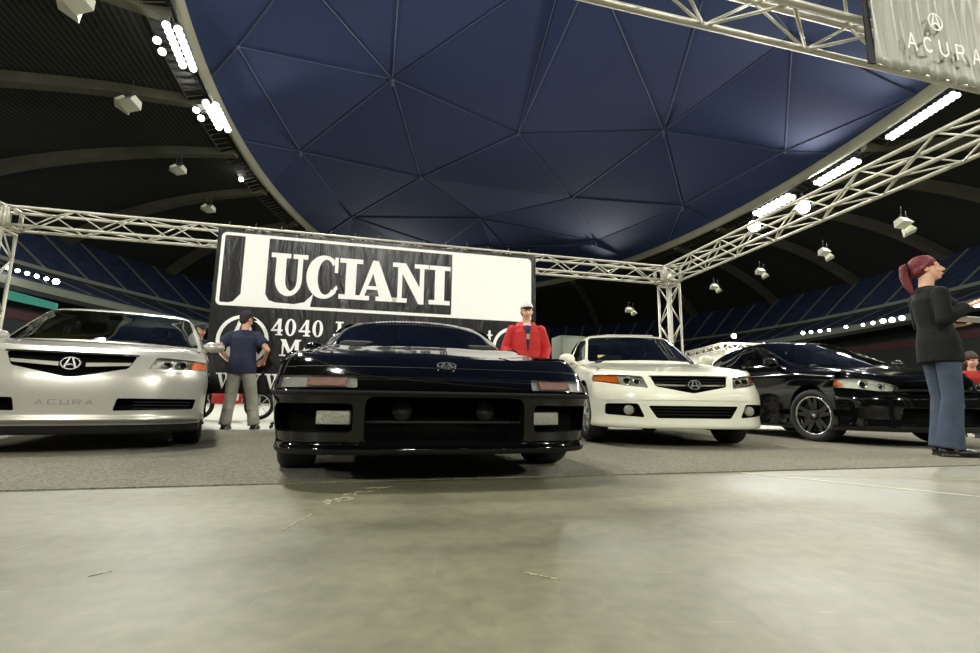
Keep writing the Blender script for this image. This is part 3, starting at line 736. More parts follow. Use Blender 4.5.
def build_car(S, name, label, loc, rz):
    root = thing(name, label, 'car', loc, rz); paint = S['paint']; W2 = S['W'] / 2
    body = car_body(S); src = body.copy(); cab = cabin(S); csrc = cab.copy()
    fd = Vector((0, 1, 0))
    # wheel arches
    ar = S['arch']
    for wy in (S['fo'], S['L'] - S['ro']):
        circ = [(wy + ar * math.cos(a), S['wr'] + .015 + ar * math.sin(a)) for a in [2*math.pi*k/28 for k in range(28)]]
        for s in (-1, 1):
            sheet, rec = opening(body, [circ], 'side', sidec(s), (-s * .30, 0, 0)); sheet.free()
            obj('wheel_arch', rec, m_black, root)
    # nose openings and lamps
    for it in S['front']:
        kind = it['k']; polys = it['p']; sets = [polys] + ([[mir(p) for p in polys]] if it.get('mir') else [])
        for ps in sets:
            if kind == 'open':
                sh, rec = opening(body, ps, 'front', fcond, (0, it.get('d', .10), 0)); sh.free(); obj(it['n'], rec, it.get('m', m_black), root)
            elif kind == 'lamp':                         # lens over a recessed reflector
                sh, rec = opening(body, ps, 'front', fcond, (0, it.get('d', .07), 0))
                lo = obj(it['n'], rec, it.get('m', m_reflector), root)
                obj('lens', sh, m_lens, lo)
                sgn = 1 if sum(p[0] for q in ps for p in q) > 0 else -1
                for (kx, kz, kr, km) in it.get('bowls', []):
                    kx *= sgn; ys = [v.co.y for v in src.verts if abs(v.co.x - kx) < .06 and abs(v.co.z - kz) < .05 and v.co.y < 1]
                    if not ys: continue
                    y0 = min(ys) + .03; b2 = nb(); lathe(b2, [(y0 + .05, kr*.5), (y0 + .02, kr*.9), (y0, kr), (y0 + .005, kr*.8), (y0 + .012, kr * .5)], 'y', 20, (kx, 0, kz)); obj('bulb_bowl', b2, km, lo)
                    b2 = nb(); bmesh.ops.create_uvsphere(b2, u_segments=14, v_segments=8, radius=kr*.62); bmesh.ops.translate(b2, vec=(kx, y0 + .02, kz), verts=b2.verts); obj('projector', b2, it.get('pm', m_darkglass), lo)
                for (ap, am) in it.get('inset', []):
                    ap = ap if sgn > 0 else mir(ap); q = patch(src, [ap], 'front', fcond, (0, .012, 0), (0, .02, 0)); obj('signal_lens', q, am, lo)
            elif kind == 'patch':
                q = patch(src, ps, 'front', fcond, (0, it.get('o', -.004), 0), (0, it.get('t', .02), 0)); obj(it['n'], q, it['m'], root, angle=40)
    for it in S.get('top', []):
        for ps in ([it['p']] + ([[mir(p) for p in it['p']]] if it.get('mir') else [])):
            q = patch(src, ps, 'top', topc, (0, 0, it.get('o', .002)), (0, 0, -it.get('t', .006))); obj(it['n'], q, it.get('m', paint), root, angle=40)
    for it in S.get('side', []):
        for s in (-1, 1):
            q = patch(src, it['p'], 'side', sidec(s), (s * it.get('o', .002), 0, 0), (-s * .01, 0, 0)); obj(it['n'], q, it.get('m', m_rubber), root, angle=40)
    # floor pan stays; deck under the cabin is removed
    base = S['cabin'][0]; deck = [(-base[4]*.86, base[2] + base[6]*.8 + .05), (base[4]*.86, base[2] + base[6]*.8 + .05), (base[4]*.86, base[3] - .35), (-base[4]*.86, base[3] - .35)]
    fs = carve(body, [deck], 'top', lambda f: f.normal.z > .45 and f.calc_center_median().z > .5); bmesh.ops.delete(body, geom=fs, context='FACES')
    # glass
    ws, roofm = S['screen'], paint
    def cut(poly, axis, cond, nm, gm):
        fs = carve(cab, [poly], axis, cond); g = faces_to_bm(fs); bmesh.ops.delete(cab, geom=fs, context='FACES'); obj(nm, g, gm, root)
    fz = lambda f: f.normal.y < -.25 and f.calc_center_median().y < S['L']*.55
    rz_ = lambda f: f.normal.y > .2 and f.calc_center_median().y > S['L']*.5
    cut(ws, 'front', fz, 'windscreen', S.get('glass', m_winglass))
    cut(S['rear_screen'], 'front', rz_, 'rear_window', S.get('glass', m_winglass))
    for poly in S['side_glass']:
        for s in (-1, 1):
            cut(poly, 'side', lambda f, s=s: f.normal.x * s > .3 and f.calc_center_median().x * s > .2, 'side_window', S.get('glass', m_winglass))
            q = csrc.copy(); q.free()
    # black rubber surround of the screen
    obj('roof', cab, S.get('roofm', paint), root, angle=50)
    bo = obj('body', body, paint, root, angle=38)
    # undertray, bumper lip
    bm = nb(); box(bm, (0, S['L']/2, .30), (S['W']*.80, S['L']*.84, .22), bev=.03); obj('underbody', bm, m_black, root)
    # wheels
    for wy, st in ((S['fo'], S.get('steer', 0)), (S['L'] - S['ro'], 0)):
        for s in (-1, 1): wheel(root, (s * (W2 - S['tw']/2 - S.get('inset', .03)), wy, S['wr']), S['wr'], S['tw'], s, S['wheel'], st)
    # mirrors, cabin fittings
    for s in (-1, 1): mirror_part(root, (s * S['mirror'][0], S['mirror'][1], S['mirror'][2]), s, S.get('mirrorm', paint), S.get('msize', (.20, .11, .13)))
    dy, dz = S['dash']
    bm = nb(); box(bm, (0, dy + .18, dz - .12), (S['W']*.70, .55, .24), bev=.06); d = obj('dashboard', bm, m_interior, root, angle=50)
    bm = nb(); a0 = Vector((.36, dy + .52, dz - .02)); q = Matrix.Rotation(R(65), 3, 'X')
    path_tube(bm, [a0 + q @ Vector((.18*math.cos(2*math.pi*k/24), .18*math.sin(2*math.pi*k/24), 0)) for k in range(25)], .014); box(bm, a0, (.34, .03, .05), bev=.01); obj('steering_wheel', bm, m_rubber, root)
    for s in (-1, 1): seat_part(root, (s*.36, dy + .95, dz - .42), S.get('seatm', m_leather))
    bm = nb(); box(bm, (0, dy + 2.05, dz - .10), (S['W']*.62, .18, .50), Matrix.Rotation(R(-18), 3, 'X'), bev=.06); obj('rear_seat', bm, S.get('seatm', m_leather), root, angle=50) if S['L'] > 4.5 else bm.free()
    rc = S['rearview']; bm = nb(); box(bm, rc, (.24, .03, .06), bev=.02); obj('rearview_mirror', bm, m_interior, root)
    # wipers
    for s in (0, 1):
        bm = nb(); wp = S['wiper']; p = Vector((-.58 + s*.56, wp[0] + .09*(1-s) + .02, wp[1] - .008)); path_tube(bm, [p, p + Vector((.25, -.01, .012)), p + Vector((.50, .0, .012))], .007, 6); obj('wiper', bm, m_rubber, root)
    if S.get('emblem'):
        bt = BVHTree.FromBMesh(src); ez, ew, eh = S['emblem']; rx = [bt.ray_cast((x_, -1, z_), (0, 1, 0), 4)[0] for x_, z_ in ((0, ez), (ew*.5, ez), (0, ez + eh*.4), (0, ez - eh*.4))]
        if 'grille_y' in S: hy, nn_ = S['grille_y'], Vector((0, -1, .1))
        else: hy, nn_ = rx[0].y, Vector((0, -(rx[2].z - rx[3].z), rx[2].y - rx[3].y)).normalized()
        emblem(root, Vector((0, hy, ez)) + nn_ * .007, ew, eh, nn_)
    src.free(); csrc.free()
    return root

def sedan(kind):
    """mid-size four door saloon; kind picks the front"""
    pass

# ======== black mid-engined sports car in the centre
NSX = dict(L=4.43, W=1.855, D=.46, fo=.95, ro=.90, wr=.31, arch=.345, tw=.225, paint=P_NSX, roofm=P_NSX, inset=.0,
  plan=[(0, 0), (.28, .015), (.55, .07), (.76, .20), (.90, .44), (.965, .80)], taper=.985,
  rows=[dict(z=(.175, .17, .22), w=.86, nose=.12), dict(z=(.160, .16, .20), w=.955, nose=.03), dict(z=(.185, .19, .24), w=.965, nose=.008), dict(z=(.215, .24, .30), w=.96, nose=.022),
        dict(z=(.30, .34, .42), w=.975, nose=.02), dict(z=(.435, .46, .52), w=.99, nose=.01), dict(z=(.46, .50, .60), w=1.0, nose=-.005), dict(z=(.525, .60, .72), w=.99, nose=.035),
        dict(z=(.60, .75, .86), w=.955, nose=.14, zc=.665), dict(z=(.625, .80, .90), w=.90, nose=.20, zc=.705)],
  spine_y=[.23, .29, .38, .52, .70, .88, 1.08, 1.35, 2.2, 3.1, 3.5, 3.8, 4.05, 4.2, 4.33], spine_z=[(0, .60), (.2, .625), (.5, .67), (.9, .742), (1.2, .812), (1.5, .875), (1.9, .90), (2.2, .91), (3.2, .96), (4.0, .95), (4.43, .90)],
  power=.025,
  cabin=[(.74, .86, 1.26, 4.0, .82, .76, .42), (.84, .90, 1.38, 3.85, .80, .74, .40), (.97, .98, 1.64, 3.45, .745, .66, .36), (1.09, 1.08, 1.90, 3.05, .665, .57, .30), (1.15, 1.12, 2.08, 2.80, .555, .48, .22), (1.172, 1.135, 2.25, 2.65, .32, .27, .1), (1.17, 1.14, 2.35, 2.6, 0, 0, .0)],
  screen=rpoly([(-.76, .80), (.76, .80), (.57, 1.135), (-.57, 1.135)], .04), rear_screen=[(-.5, .95), (.5, .95), (.42, 1.08), (-.42, 1.08)],
  side_glass=[rpoly([(1.95, .90), (3.0, .93), (2.9, 1.06), (2.25, 1.09)], .03)], glass=m_darkglass,
  front=[
    dict(k='open', n='side_intake', mir=1, p=[rpoly([(.46, .265), (.85, .265), (.86, .405), (.46, .405)], .03)], d=.16),
    dict(k='open', n='centre_intake', p=[rpoly([(-.405, .205), (.405, .205), (.405, .44), (-.405, .44)], .05)], d=.20, m=m_black),
    dict(k='patch', n='bumper_strip', m=m_rubber, p=[rpoly([(-.89, .445), (.89, .445), (.89, .468), (-.89, .468)], .004)], o=-.003, t=.01),
    dict(k='patch', n='front_lip', m=m_rubber, p=[[(-.93, .15), (.93, .15), (.93, .185), (-.93, .185)]], o=-.006, t=.02),
    dict(k='lamp', n='signal_lamp', mir=1, p=[rpoly([(.445, .482), (.835, .482), (.84, .543), (.45, .540)], .008)], d=.035, bowls=[], inset=[([(.50, .490), (.69, .490), (.69, .532), (.50, .532)], mat('pale_red_lens', (176, 140, 126), .3, bump=(60, .6)))]),
    dict(k='patch', n='nose_panel_gap', m=m_rubber, p=[[(-.82, .5905), (.82, .5905), (.82, .5935), (-.82, .5935)]], o=-.001, t=.004)],
  top=[dict(n='headlamp_cover', mir=1, p=[rpoly([(.45, .36), (.80, .50), (.79, .92), (.45, .80)], .05)], o=.004, t=.01),
       dict(n='bonnet', p=[rpoly([(-.41, .30), (.41, .30), (.43, 1.25), (-.43, 1.25)], .03)], o=.003, t=.008)],
  side=[dict(n='side_scoop', p=[[(2.75, .45), (3.0, .42), (3.05, .70), (2.95, .74)]]), dict(n='sill_strip', p=[[(1.4, .2), (3.1, .2), (3.1, .26), (1.4, .25)]])],
  wheel=dict(rim=.225, n=5, ww=.035, mat=m_alloy), steer=R(6), mirror=(.87, 1.95, .87), msize=(.16, .12, .09), dash=(1.62, .90), rearview=(0, 2.12, 1.09), wiper=(1.50, .862),
  emblem=(.600, .105, .058), seatm=mat('black_leather', (24, 24, 24), .6))
nsx = build_car(NSX, 'sports_car', 'low gloss black sports car in the centre, parked in front of the banner', (-.20, 2.47, 0), R(13.4))
# fog lamps and intake bars
def at_front(root, c, sz, nm, m, bev=.01, ry=0):
    bm = nb(); box(bm, c, sz, Matrix.Rotation(ry, 3, 'Z'), bev); return obj(nm, bm, m, root, angle=50)
for s in (-1, 1):
    fo = at_front(nsx, (s*.550, .150, .335), (.175, .05, .068), 'fog_lamp', m_fogglass, .008, s*.35)
    at_front(fo, (s*.550, .165, .335), (.19, .05, .080), 'bezel', m_rubber, .01, s*.35)
at_front(nsx, (0, .10, .315), (.80, .02, .012), 'intake_bar', m_rubber, .003)
for s in (-1, 1):
    bm = nb(); lathe(bm, [(.19, .02), (.17, .045), (.15, .05)], 'y', 18, (s*.22, 0, .37)); obj('intake_horn', bm, mat('grey_plastic', (46, 46, 44), .5), nsx)
# pale sun strip line of tiny dashes along the top of the windscreen
bm = nb()
for k in range(26):
    x = -.36 + k*.029; y = 2.035 + abs(x)**2*.35; box(bm, (x, y - .03, 1.143 - abs(x)**2*.1), (.018, .004, .012), Matrix.Rotation(R(-55), 3, 'X'))
obj('screen_sticker', bm, mat('sticker_white', (210, 210, 205), .6), nsx, smooth=False)

WH_TSX = dict(rim=.225, n=5, ww=.03, mat=m_alloy, double=True, split=.16)
# ======== white saloon, right of centre
def saloon_rows(zb, zmax, cf, nb_=.0):
    return None
TSX = dict(L=4.66, W=1.82, D=.50, fo=.93, ro=1.05, wr=.325, arch=.36, tw=.215, paint=P_WHITE,
  rows=[dict(z=(.21, .19, .26), w=.88, nose=.12), dict(z=(.195, .17, .24), w=.965, nose=.02), dict(z=(.23, .21, .30), w=.99, nose=-.005), dict(z=(.30, .30, .38), w=.985, nose=.0), dict(z=(.43, .45, .52), w=.995, nose=-.01),
        dict(z=(.52, .60, .65), w=1.0, nose=.0), dict(z=(.60, .76, .82), w=.985, nose=.045, zc=.66), dict(z=(.70, .88, .95), w=.955, nose=.10, zc=.77), dict(z=(.735, .92, 1.0), w=.90, nose=.15, zc=.81)],
  spine_y=[.18, .24, .33, .46, .62, .80, 1.0, 1.25, 2.2, 3.4, 3.8, 4.1, 4.3, 4.42, 4.55], spine_z=[(0, .72), (.15, .745), (.4, .80), (.8, .875), (1.2, .935), (1.5, .965), (3.4, 1.02), (4.0, 1.05), (4.5, 1.03), (4.66, .98)],
  power=.012,
  cabin=[(.88, .96, 1.08, 4.15, .76, .72, .34), (.965, 1.03, 1.22, 4.05, .745, .70, .33), (1.12, 1.16, 1.52, 3.80, .69, .64, .28), (1.28, 1.30, 1.83, 3.52, .625, .57, .22), (1.385, 1.38, 2.05, 3.30, .55, .49, .16), (1.435, 1.41, 2.30, 3.1, .33, .30, .08), (1.45, 1.415, 2.45, 3.0, 0, 0, 0)],
  screen=rpoly([(-.70, .965), (.70, .965), (.55, 1.355), (-.55, 1.355)], .05), rear_screen=[(-.6, 1.05), (.6, 1.05), (.5, 1.33), (-.5, 1.33)],
  side_glass=[rpoly([(1.62, 1.0), (2.42, 1.0), (2.42, 1.34), (2.12, 1.32)], .03), rpoly([(2.52, 1.0), (3.35, 1.02), (3.45, 1.15), (3.2, 1.32), (2.52, 1.34)], .03)],
  front=[
    dict(k='open', n='grille', p=[rpoly([(-.385, .70), (-.345, .60), (0, .535), (.345, .60), (.385, .70)], .02)], d=.06),
    dict(k='open', n='lower_grille', p=[rpoly([(-.44, .415), (-.36, .295), (.36, .295), (.44, .415)], .02)], d=.10),
    dict(k='open', n='fog_recess', mir=1, p=[rpoly([(.47, .30), (.80, .325), (.80, .435), (.53, .435)], .025)], d=.07),
    dict(k='lamp', n='headlight', mir=1, p=[rpoly([(.42, .585), (.62, .61), (.875, .665), (.865, .738), (.62, .722), (.455, .703)], .015)], d=.06,
         bowls=[(.60, .665, .042, m_chrome), (.51, .655, .035, m_chrome)], inset=[([(.67, .635), (.86, .672), (.855, .72), (.68, .712)], m_amber)]),
    dict(k='patch', n='bumper_crease', m=P_WHITE, p=[[(-.86, .468), (.86, .468), (.86, .476), (-.86, .476)]], o=-.008, t=.012)],
  side=[dict(n='side_moulding', p=[[(1.35, .40), (3.3, .42), (3.3, .47), (1.35, .45)]], m=P_WHITE, o=.012)],
  wheel=WH_TSX, mirror=(.93, 1.72, 1.02), msize=(.21, .12, .14), dash=(1.45, .98), rearview=(0, 2.0, 1.32), wiper=(1.30, .965), seatm=m_leather,
  grille_y=-.012, emblem=(.617, .125, .095))
tsx = build_car(TSX, 'saloon_car', 'pearl white four-door saloon right of the black sports car', (1.99, 4.80, 0), R(1))
def conform(S_, root, polys, nm, m, o, t):
    b = car_body(S_); q = patch(b, polys, 'front', fcond, (0, o, 0), (0, t, 0)); b.free(); return obj(nm, q, m, root, angle=40)
for z in (.325, .355, .385):
    conform(TSX, tsx, [[(-.40, z), (.40, z), (.40, z + .008), (-.40, z + .008)]], 'grille_bar', m_rubber, .02, .02)
for z, wd in ((.675, .365), (.645, .355), (.585, .24)):
    conform(TSX, tsx, [[(-wd, z), (wd, z), (wd, z + .007), (-wd, z + .007)]], 'grille_bar', m_rubber, .015, .02)
conform(TSX, tsx, [[(-.36, .628), (-.35, .608), (0, .603), (0, .618)], mir([(-.36, .628), (-.35, .608), (0, .603), (0, .618)])], 'chrome_bar', m_chrome, -.004, .03)
conform(TSX, tsx, [[(-.395, .712), (.395, .712), (.395, .700), (-.395, .700)]], 'chrome_strip', m_chrome, -.008, .02)
for s in (-1, 1):
    bm = nb(); lathe(bm, [(.16, .03), (.13, .048), (.11, .048)], 'y', 20, (s*.60, .02, .37)); fl = obj('fog_lamp', bm, m_reflector, tsx)
    bm = nb(); lathe(bm, [(.113, .045), (.107, .038)], 'y', 20, (s*.60, .02, .37)); obj('lens', bm, m_fogglass, fl)
bm = nb(); box(bm, (-.42, 1.50, 1.015), (.30, .02, .075), Matrix.Rotation(R(-25), 3, 'X')); tag(obj('dash_card', bm, mat('card_yellow', (196, 182, 110), .8), smooth=False), 'yellowish printed card on the dashboard of the white saloon', 'card').matrix_world = Matrix.Translation(tsx.location) @ Matrix.Rotation(R(1), 4, 'Z')
bm = nb(); box(bm, (0, 2.02, 1.388), (.66, .012, .012)); obj('screen_sticker', bm, mat('sticker_white', (210, 210, 205), .6), tsx)

# ======== silver saloon at the left edge
TL = dict(L=4.73, W=1.835, D=.52, fo=.95, ro=1.04, wr=.33, arch=.365, tw=.235, paint=P_SILVER,
  rows=[dict(z=(.17, .17, .26), w=.86, nose=.16), dict(z=(.15, .15, .24), w=.955, nose=.05), dict(z=(.22, .19, .30), w=.965, nose=.03), dict(z=(.26, .27, .38), w=.995, nose=-.02), dict(z=(.30, .32, .42), w=.99, nose=-.01), dict(z=(.44, .46, .54), w=.995, nose=-.01),
        dict(z=(.56, .62, .67), w=1.0, nose=.0), dict(z=(.66, .78, .84), w=.985, nose=.03, zc=.70), dict(z=(.755, .90, .97), w=.95, nose=.08, zc=.82), dict(z=(.79, .94, 1.02), w=.90, nose=.14, zc=.86)],
  spine_y=[.17, .23, .33, .46, .62, .80, 1.0, 1.25, 2.2, 3.4, 3.8, 4.1, 4.35, 4.48, 4.6], spine_z=[(0, .775), (.14, .80), (.4, .85), (.8, .915), (1.2, .955), (1.5, .975), (3.4, 1.03), (4.0, 1.07), (4.5, 1.05), (4.73, 1.0)],
  power=.012,
  cabin=[(.88, .98, 1.08, 4.2, .84, .78, .36), (.97, 1.05, 1.21, 4.1, .825, .76, .35), (1.13, 1.18, 1.53, 3.85, .775, .69, .30), (1.29, 1.32, 1.87, 3.55, .71, .63, .24), (1.395, 1.395, 2.11, 3.32, .625, .55, .17), (1.445, 1.42, 2.38, 3.1, .38, .33, .08), (1.46, 1.43, 2.5, 3.0, 0, 0, 0)],
  screen=rpoly([(-.785, .97), (.785, .97), (.645, 1.37), (-.645, 1.37)], .05), rear_screen=[(-.6, 1.07), (.6, 1.07), (.5, 1.33), (-.5, 1.33)],
  side_glass=[rpoly([(1.70, 1.0), (2.48, 1.0), (2.48, 1.33), (2.22, 1.31)], .03), rpoly([(2.58, 1.0), (3.4, 1.03), (3.5, 1.15), (3.25, 1.31), (2.58, 1.33)], .03)],
  front=[
    dict(k='open', n='grille', p=[rpoly([(-.39, .752), (-.345, .65), (-.03, .575), (.03, .575), (.345, .65), (.39, .752)], .02)], d=.06),
    dict(k='open', n='lower_intake', mir=1, p=[rpoly([(.28, .325), (.80, .335), (.82, .42), (.30, .42)], .015)], d=.10),
    dict(k='patch', n='front_lip', m=m_rubber, p=[[(-.95, .10), (.95, .10), (.95, .215), (-.95, .215)]], o=-.004, t=.01),
    dict(k='lamp', n='headlight', mir=1, p=[rpoly([(.47, .655), (.88, .672), (.87, .752), (.52, .757)], .015)], d=.06,
         bowls=[(.70, .705, .044, m_chrome), (.60, .70, .034, m_chrome)], inset=[([(.755, .672), (.875, .68), (.87, .742), (.77, .742)], m_amber)]),
    dict(k='patch', n='bumper_crease', mir=1, m=P_SILVER, p=[[(.50, .64), (.90, .628), (.9, .64), (.50, .648)]], o=-.008, t=.012)],
  side=[dict(n='side_moulding', p=[[(1.4, .42), (3.35, .44), (3.35, .49), (1.4, .47)]], m=P_SILVER, o=.012)],
  wheel=dict(rim=.22, n=5, ww=.04, mat=m_alloy), mirror=(.93, 1.74, 1.015), msize=(.23, .12, .12), dash=(1.5, .98), rearview=(0, 2.1, 1.32), wiper=(1.32, .975), seatm=m_beige,
  grille_y=-.018, emblem=(.672, .12, .095))
tl = build_car(TL, 'saloon_car', 'silver four-door saloon cut off by the left edge of the photo', (-3.12, 3.66, 0), R(30))
conform(TL, tl, [[(-.44, .685), (-.43, .66), (0, .652), (.43, .66), (.44, .685), (0, .678)]], 'chrome_bar', m_chrome, -.006, .03) if False else None
for sg in (-1, 1):
    pl = [(.08, .654), (.35, .674), (.36, .698), (.08, .684)]
    conform(TL, tl, [pl if sg > 0 else mir(pl)], 'grille_wing', P_SILVER, -.004, .03)
conform(TL, tl, [[(-.40, .765), (.40, .765), (.40, .752), (-.40, .752)]], 'chrome_strip', m_chrome, -.006, .02)
for z in (.34, .365, .39):
    for sg in (-1, 1): conform(TL, tl, [[(min(sg*.40, sg*.78), z), (max(sg*.40, sg*.78), z), (max(sg*.40, sg*.78), z + .006), (min(sg*.40, sg*.78), z + .006)]], 'intake_bar', m_rubber, .02, .02)
bm = nb(); box(bm, (-.40, 1.58, 1.02), (.40, .02, .06), Matrix.Rotation(R(-25), 3, 'X')); tag(obj('dash_card', bm, MATS['card_yellow'], smooth=False), 'yellowish printed card on the dashboard of the silver saloon', 'card').matrix_world = Matrix.Translation(tl.location) @ Matrix.Rotation(R(30), 4, 'Z')

LET = {'A': [[(0, 0), (.16, 0), (.56, 1), (.44, 1)], [(.44, 1), (.56, 1), (1, 0), (.84, 0)], [(.25, .26), (.75, .26), (.75, .4), (.25, .4)]], 'C': [[(0, .1), (.16, .1), (.16, .9), (0, .9)], [(0, .86), (1, .86), (1, 1), (0, 1)], [(0, 0), (1, 0), (1, .14), (0, .14)]],
       'U': [[(0, 0), (.16, 0), (.16, 1), (0, 1)], [(.84, 0), (1, 0), (1, 1), (.84, 1)], [(0, 0), (1, 0), (1, .14), (0, .14)]], 'R': [[(0, 0), (.16, 0), (.16, 1), (0, 1)], [(0, .86), (.95, .86), (.95, 1), (0, 1)], [(0, .42), (.95, .42), (.95, .56), (0, .56)], [(.8, .5), (.95, .5), (.95, .95), (.8, .95)], [(.45, .45), (.65, .45), (1, 0), (.8, 0)]]}
m_emb = mat('embossed_silver', (150, 148, 138), .3, metal=.4)
tl_b = car_body(TL); tl_t = BVHTree.FromBMesh(tl_b)
for k, ch in enumerate('ACURA'):
    bm = nb()
    for n_, p in enumerate(LET[ch]):
        pts = []
        for a, c in p:
            x_, z_ = -.175 + k*.072 + a*.050, .370 + c*.036
            pts.append((x_, tl_t.ray_cast(Vector((x_, -1, z_)), Vector((0, 1, 0)), 4)[0].y - .003 - n_ * 2e-4, z_))
        prism(bm, pts, (0, .012, 0))
    obj('embossed_letter', bm, m_emb, tl, smooth=False)
tl_b.free()

# ======== black saloon at the right
CSX = dict(L=4.54, W=1.76, D=.56, fo=.92, ro=.92, wr=.32, arch=.365, tw=.225, paint=P_BLACK, inset=.01,
  rows=[dict(z=(.18, .17, .26), w=.88, nose=.10), dict(z=(.165, .16, .24), w=.97, nose=.02), dict(z=(.22, .20, .30), w=.99, nose=-.005), dict(z=(.30, .30, .38), w=.98, nose=.0), dict(z=(.43, .45, .52), w=.995, nose=-.01),
        dict(z=(.52, .60, .65), w=1.0, nose=.0), dict(z=(.60, .76, .84), w=.985, nose=.06, zc=.66), dict(z=(.70, .88, .97), w=.955, nose=.14, zc=.79), dict(z=(.73, .92, 1.02), w=.90, nose=.20, zc=.84)],
  spine_y=[.24, .30, .38, .50, .64, .78, .92, 1.08, 2.2, 3.4, 3.8, 4.05, 4.2, 4.32, 4.43], spine_z=[(0, .71), (.2, .75), (.45, .82), (.8, .90), (1.1, .955), (3.4, 1.04), (4.0, 1.09), (4.4, 1.07), (4.54, 1.0)],
  power=.02,
  cabin=[(.88, .98, .82, 4.2, .77, .73, .42), (.965, 1.06, .98, 4.1, .755, .71, .42), (1.12, 1.18, 1.36, 3.85, .70, .65, .36), (1.27, 1.31, 1.76, 3.55, .63, .57, .28), (1.37, 1.375, 2.06, 3.3, .555, .49, .2), (1.42, 1.40, 2.3, 3.1, .33, .30, .08), (1.435, 1.41, 2.45, 3.0, 0, 0, 0)],
  screen=rpoly([(-.71, .965), (.71, .965), (.565, 1.34), (-.565, 1.34)], .05), rear_screen=[(-.6, 1.07), (.6, 1.07), (.5, 1.33), (-.5, 1.33)],
  side_glass=[rpoly([(1.50, 1.0), (1.72, 1.0), (1.72, 1.12)], .02), rpoly([(1.78, 1.0), (2.42, 1.01), (2.42, 1.33), (2.25, 1.32), (1.80, 1.15)], .03), rpoly([(2.50, 1.01), (3.2, 1.03), (3.45, 1.12), (3.2, 1.29), (2.50, 1.33)], .03)],
  front=[
    dict(k='open', n='grille', p=[rpoly([(-.44, .66), (-.36, .56), (.36, .56), (.44, .66)], .02)], d=.06),
    dict(k='open', n='lower_grille', p=[rpoly([(-.46, .42), (-.50, .25), (.50, .25), (.46, .42)], .03)], d=.10),
    dict(k='lamp', n='headlight', mir=1, p=[rpoly([(.40, .60), (.60, .60), (.86, .66), (.855, .76), (.62, .735), (.42, .655)], .02)], d=.06,
         bowls=[(.70, .675, .05, m_chrome), (.57, .655, .04, m_chrome)], inset=[([(.78, .66), (.86, .68), (.855, .745), (.79, .73)], m_amber)])],
  side=[dict(n='sill_strip', p=[[(1.35, .22), (3.2, .22), (3.2, .28), (1.35, .28)]], m=P_BLACK, o=.015)],
  wheel=dict(rim=.238, n=5, ww=.028, mat=m_alloyblk, double=True, split=.2, lip=m_chrome), steer=R(16), mirror=(.92, 1.55, 1.02), dash=(1.25, .98), rearview=(0, 1.95, 1.32), wiper=(1.05, .96), seatm=m_beige)
csx = build_car(CSX, 'saloon_car', 'gloss black four-door saloon with chrome-lipped wheels behind the red-haired woman', (4.87, 5.25, 0), R(3))
conform(CSX, csx, [[(-.44, .60), (.44, .60), (.44, .625), (-.44, .625)]], 'chrome_bar', m_chrome, -.006, .03)
conform(CSX, csx, [[(-.86, .475), (.86, .475), (.86, .482), (-.86, .482)]], 'bumper_crease', P_BLACK, -.01, .014)
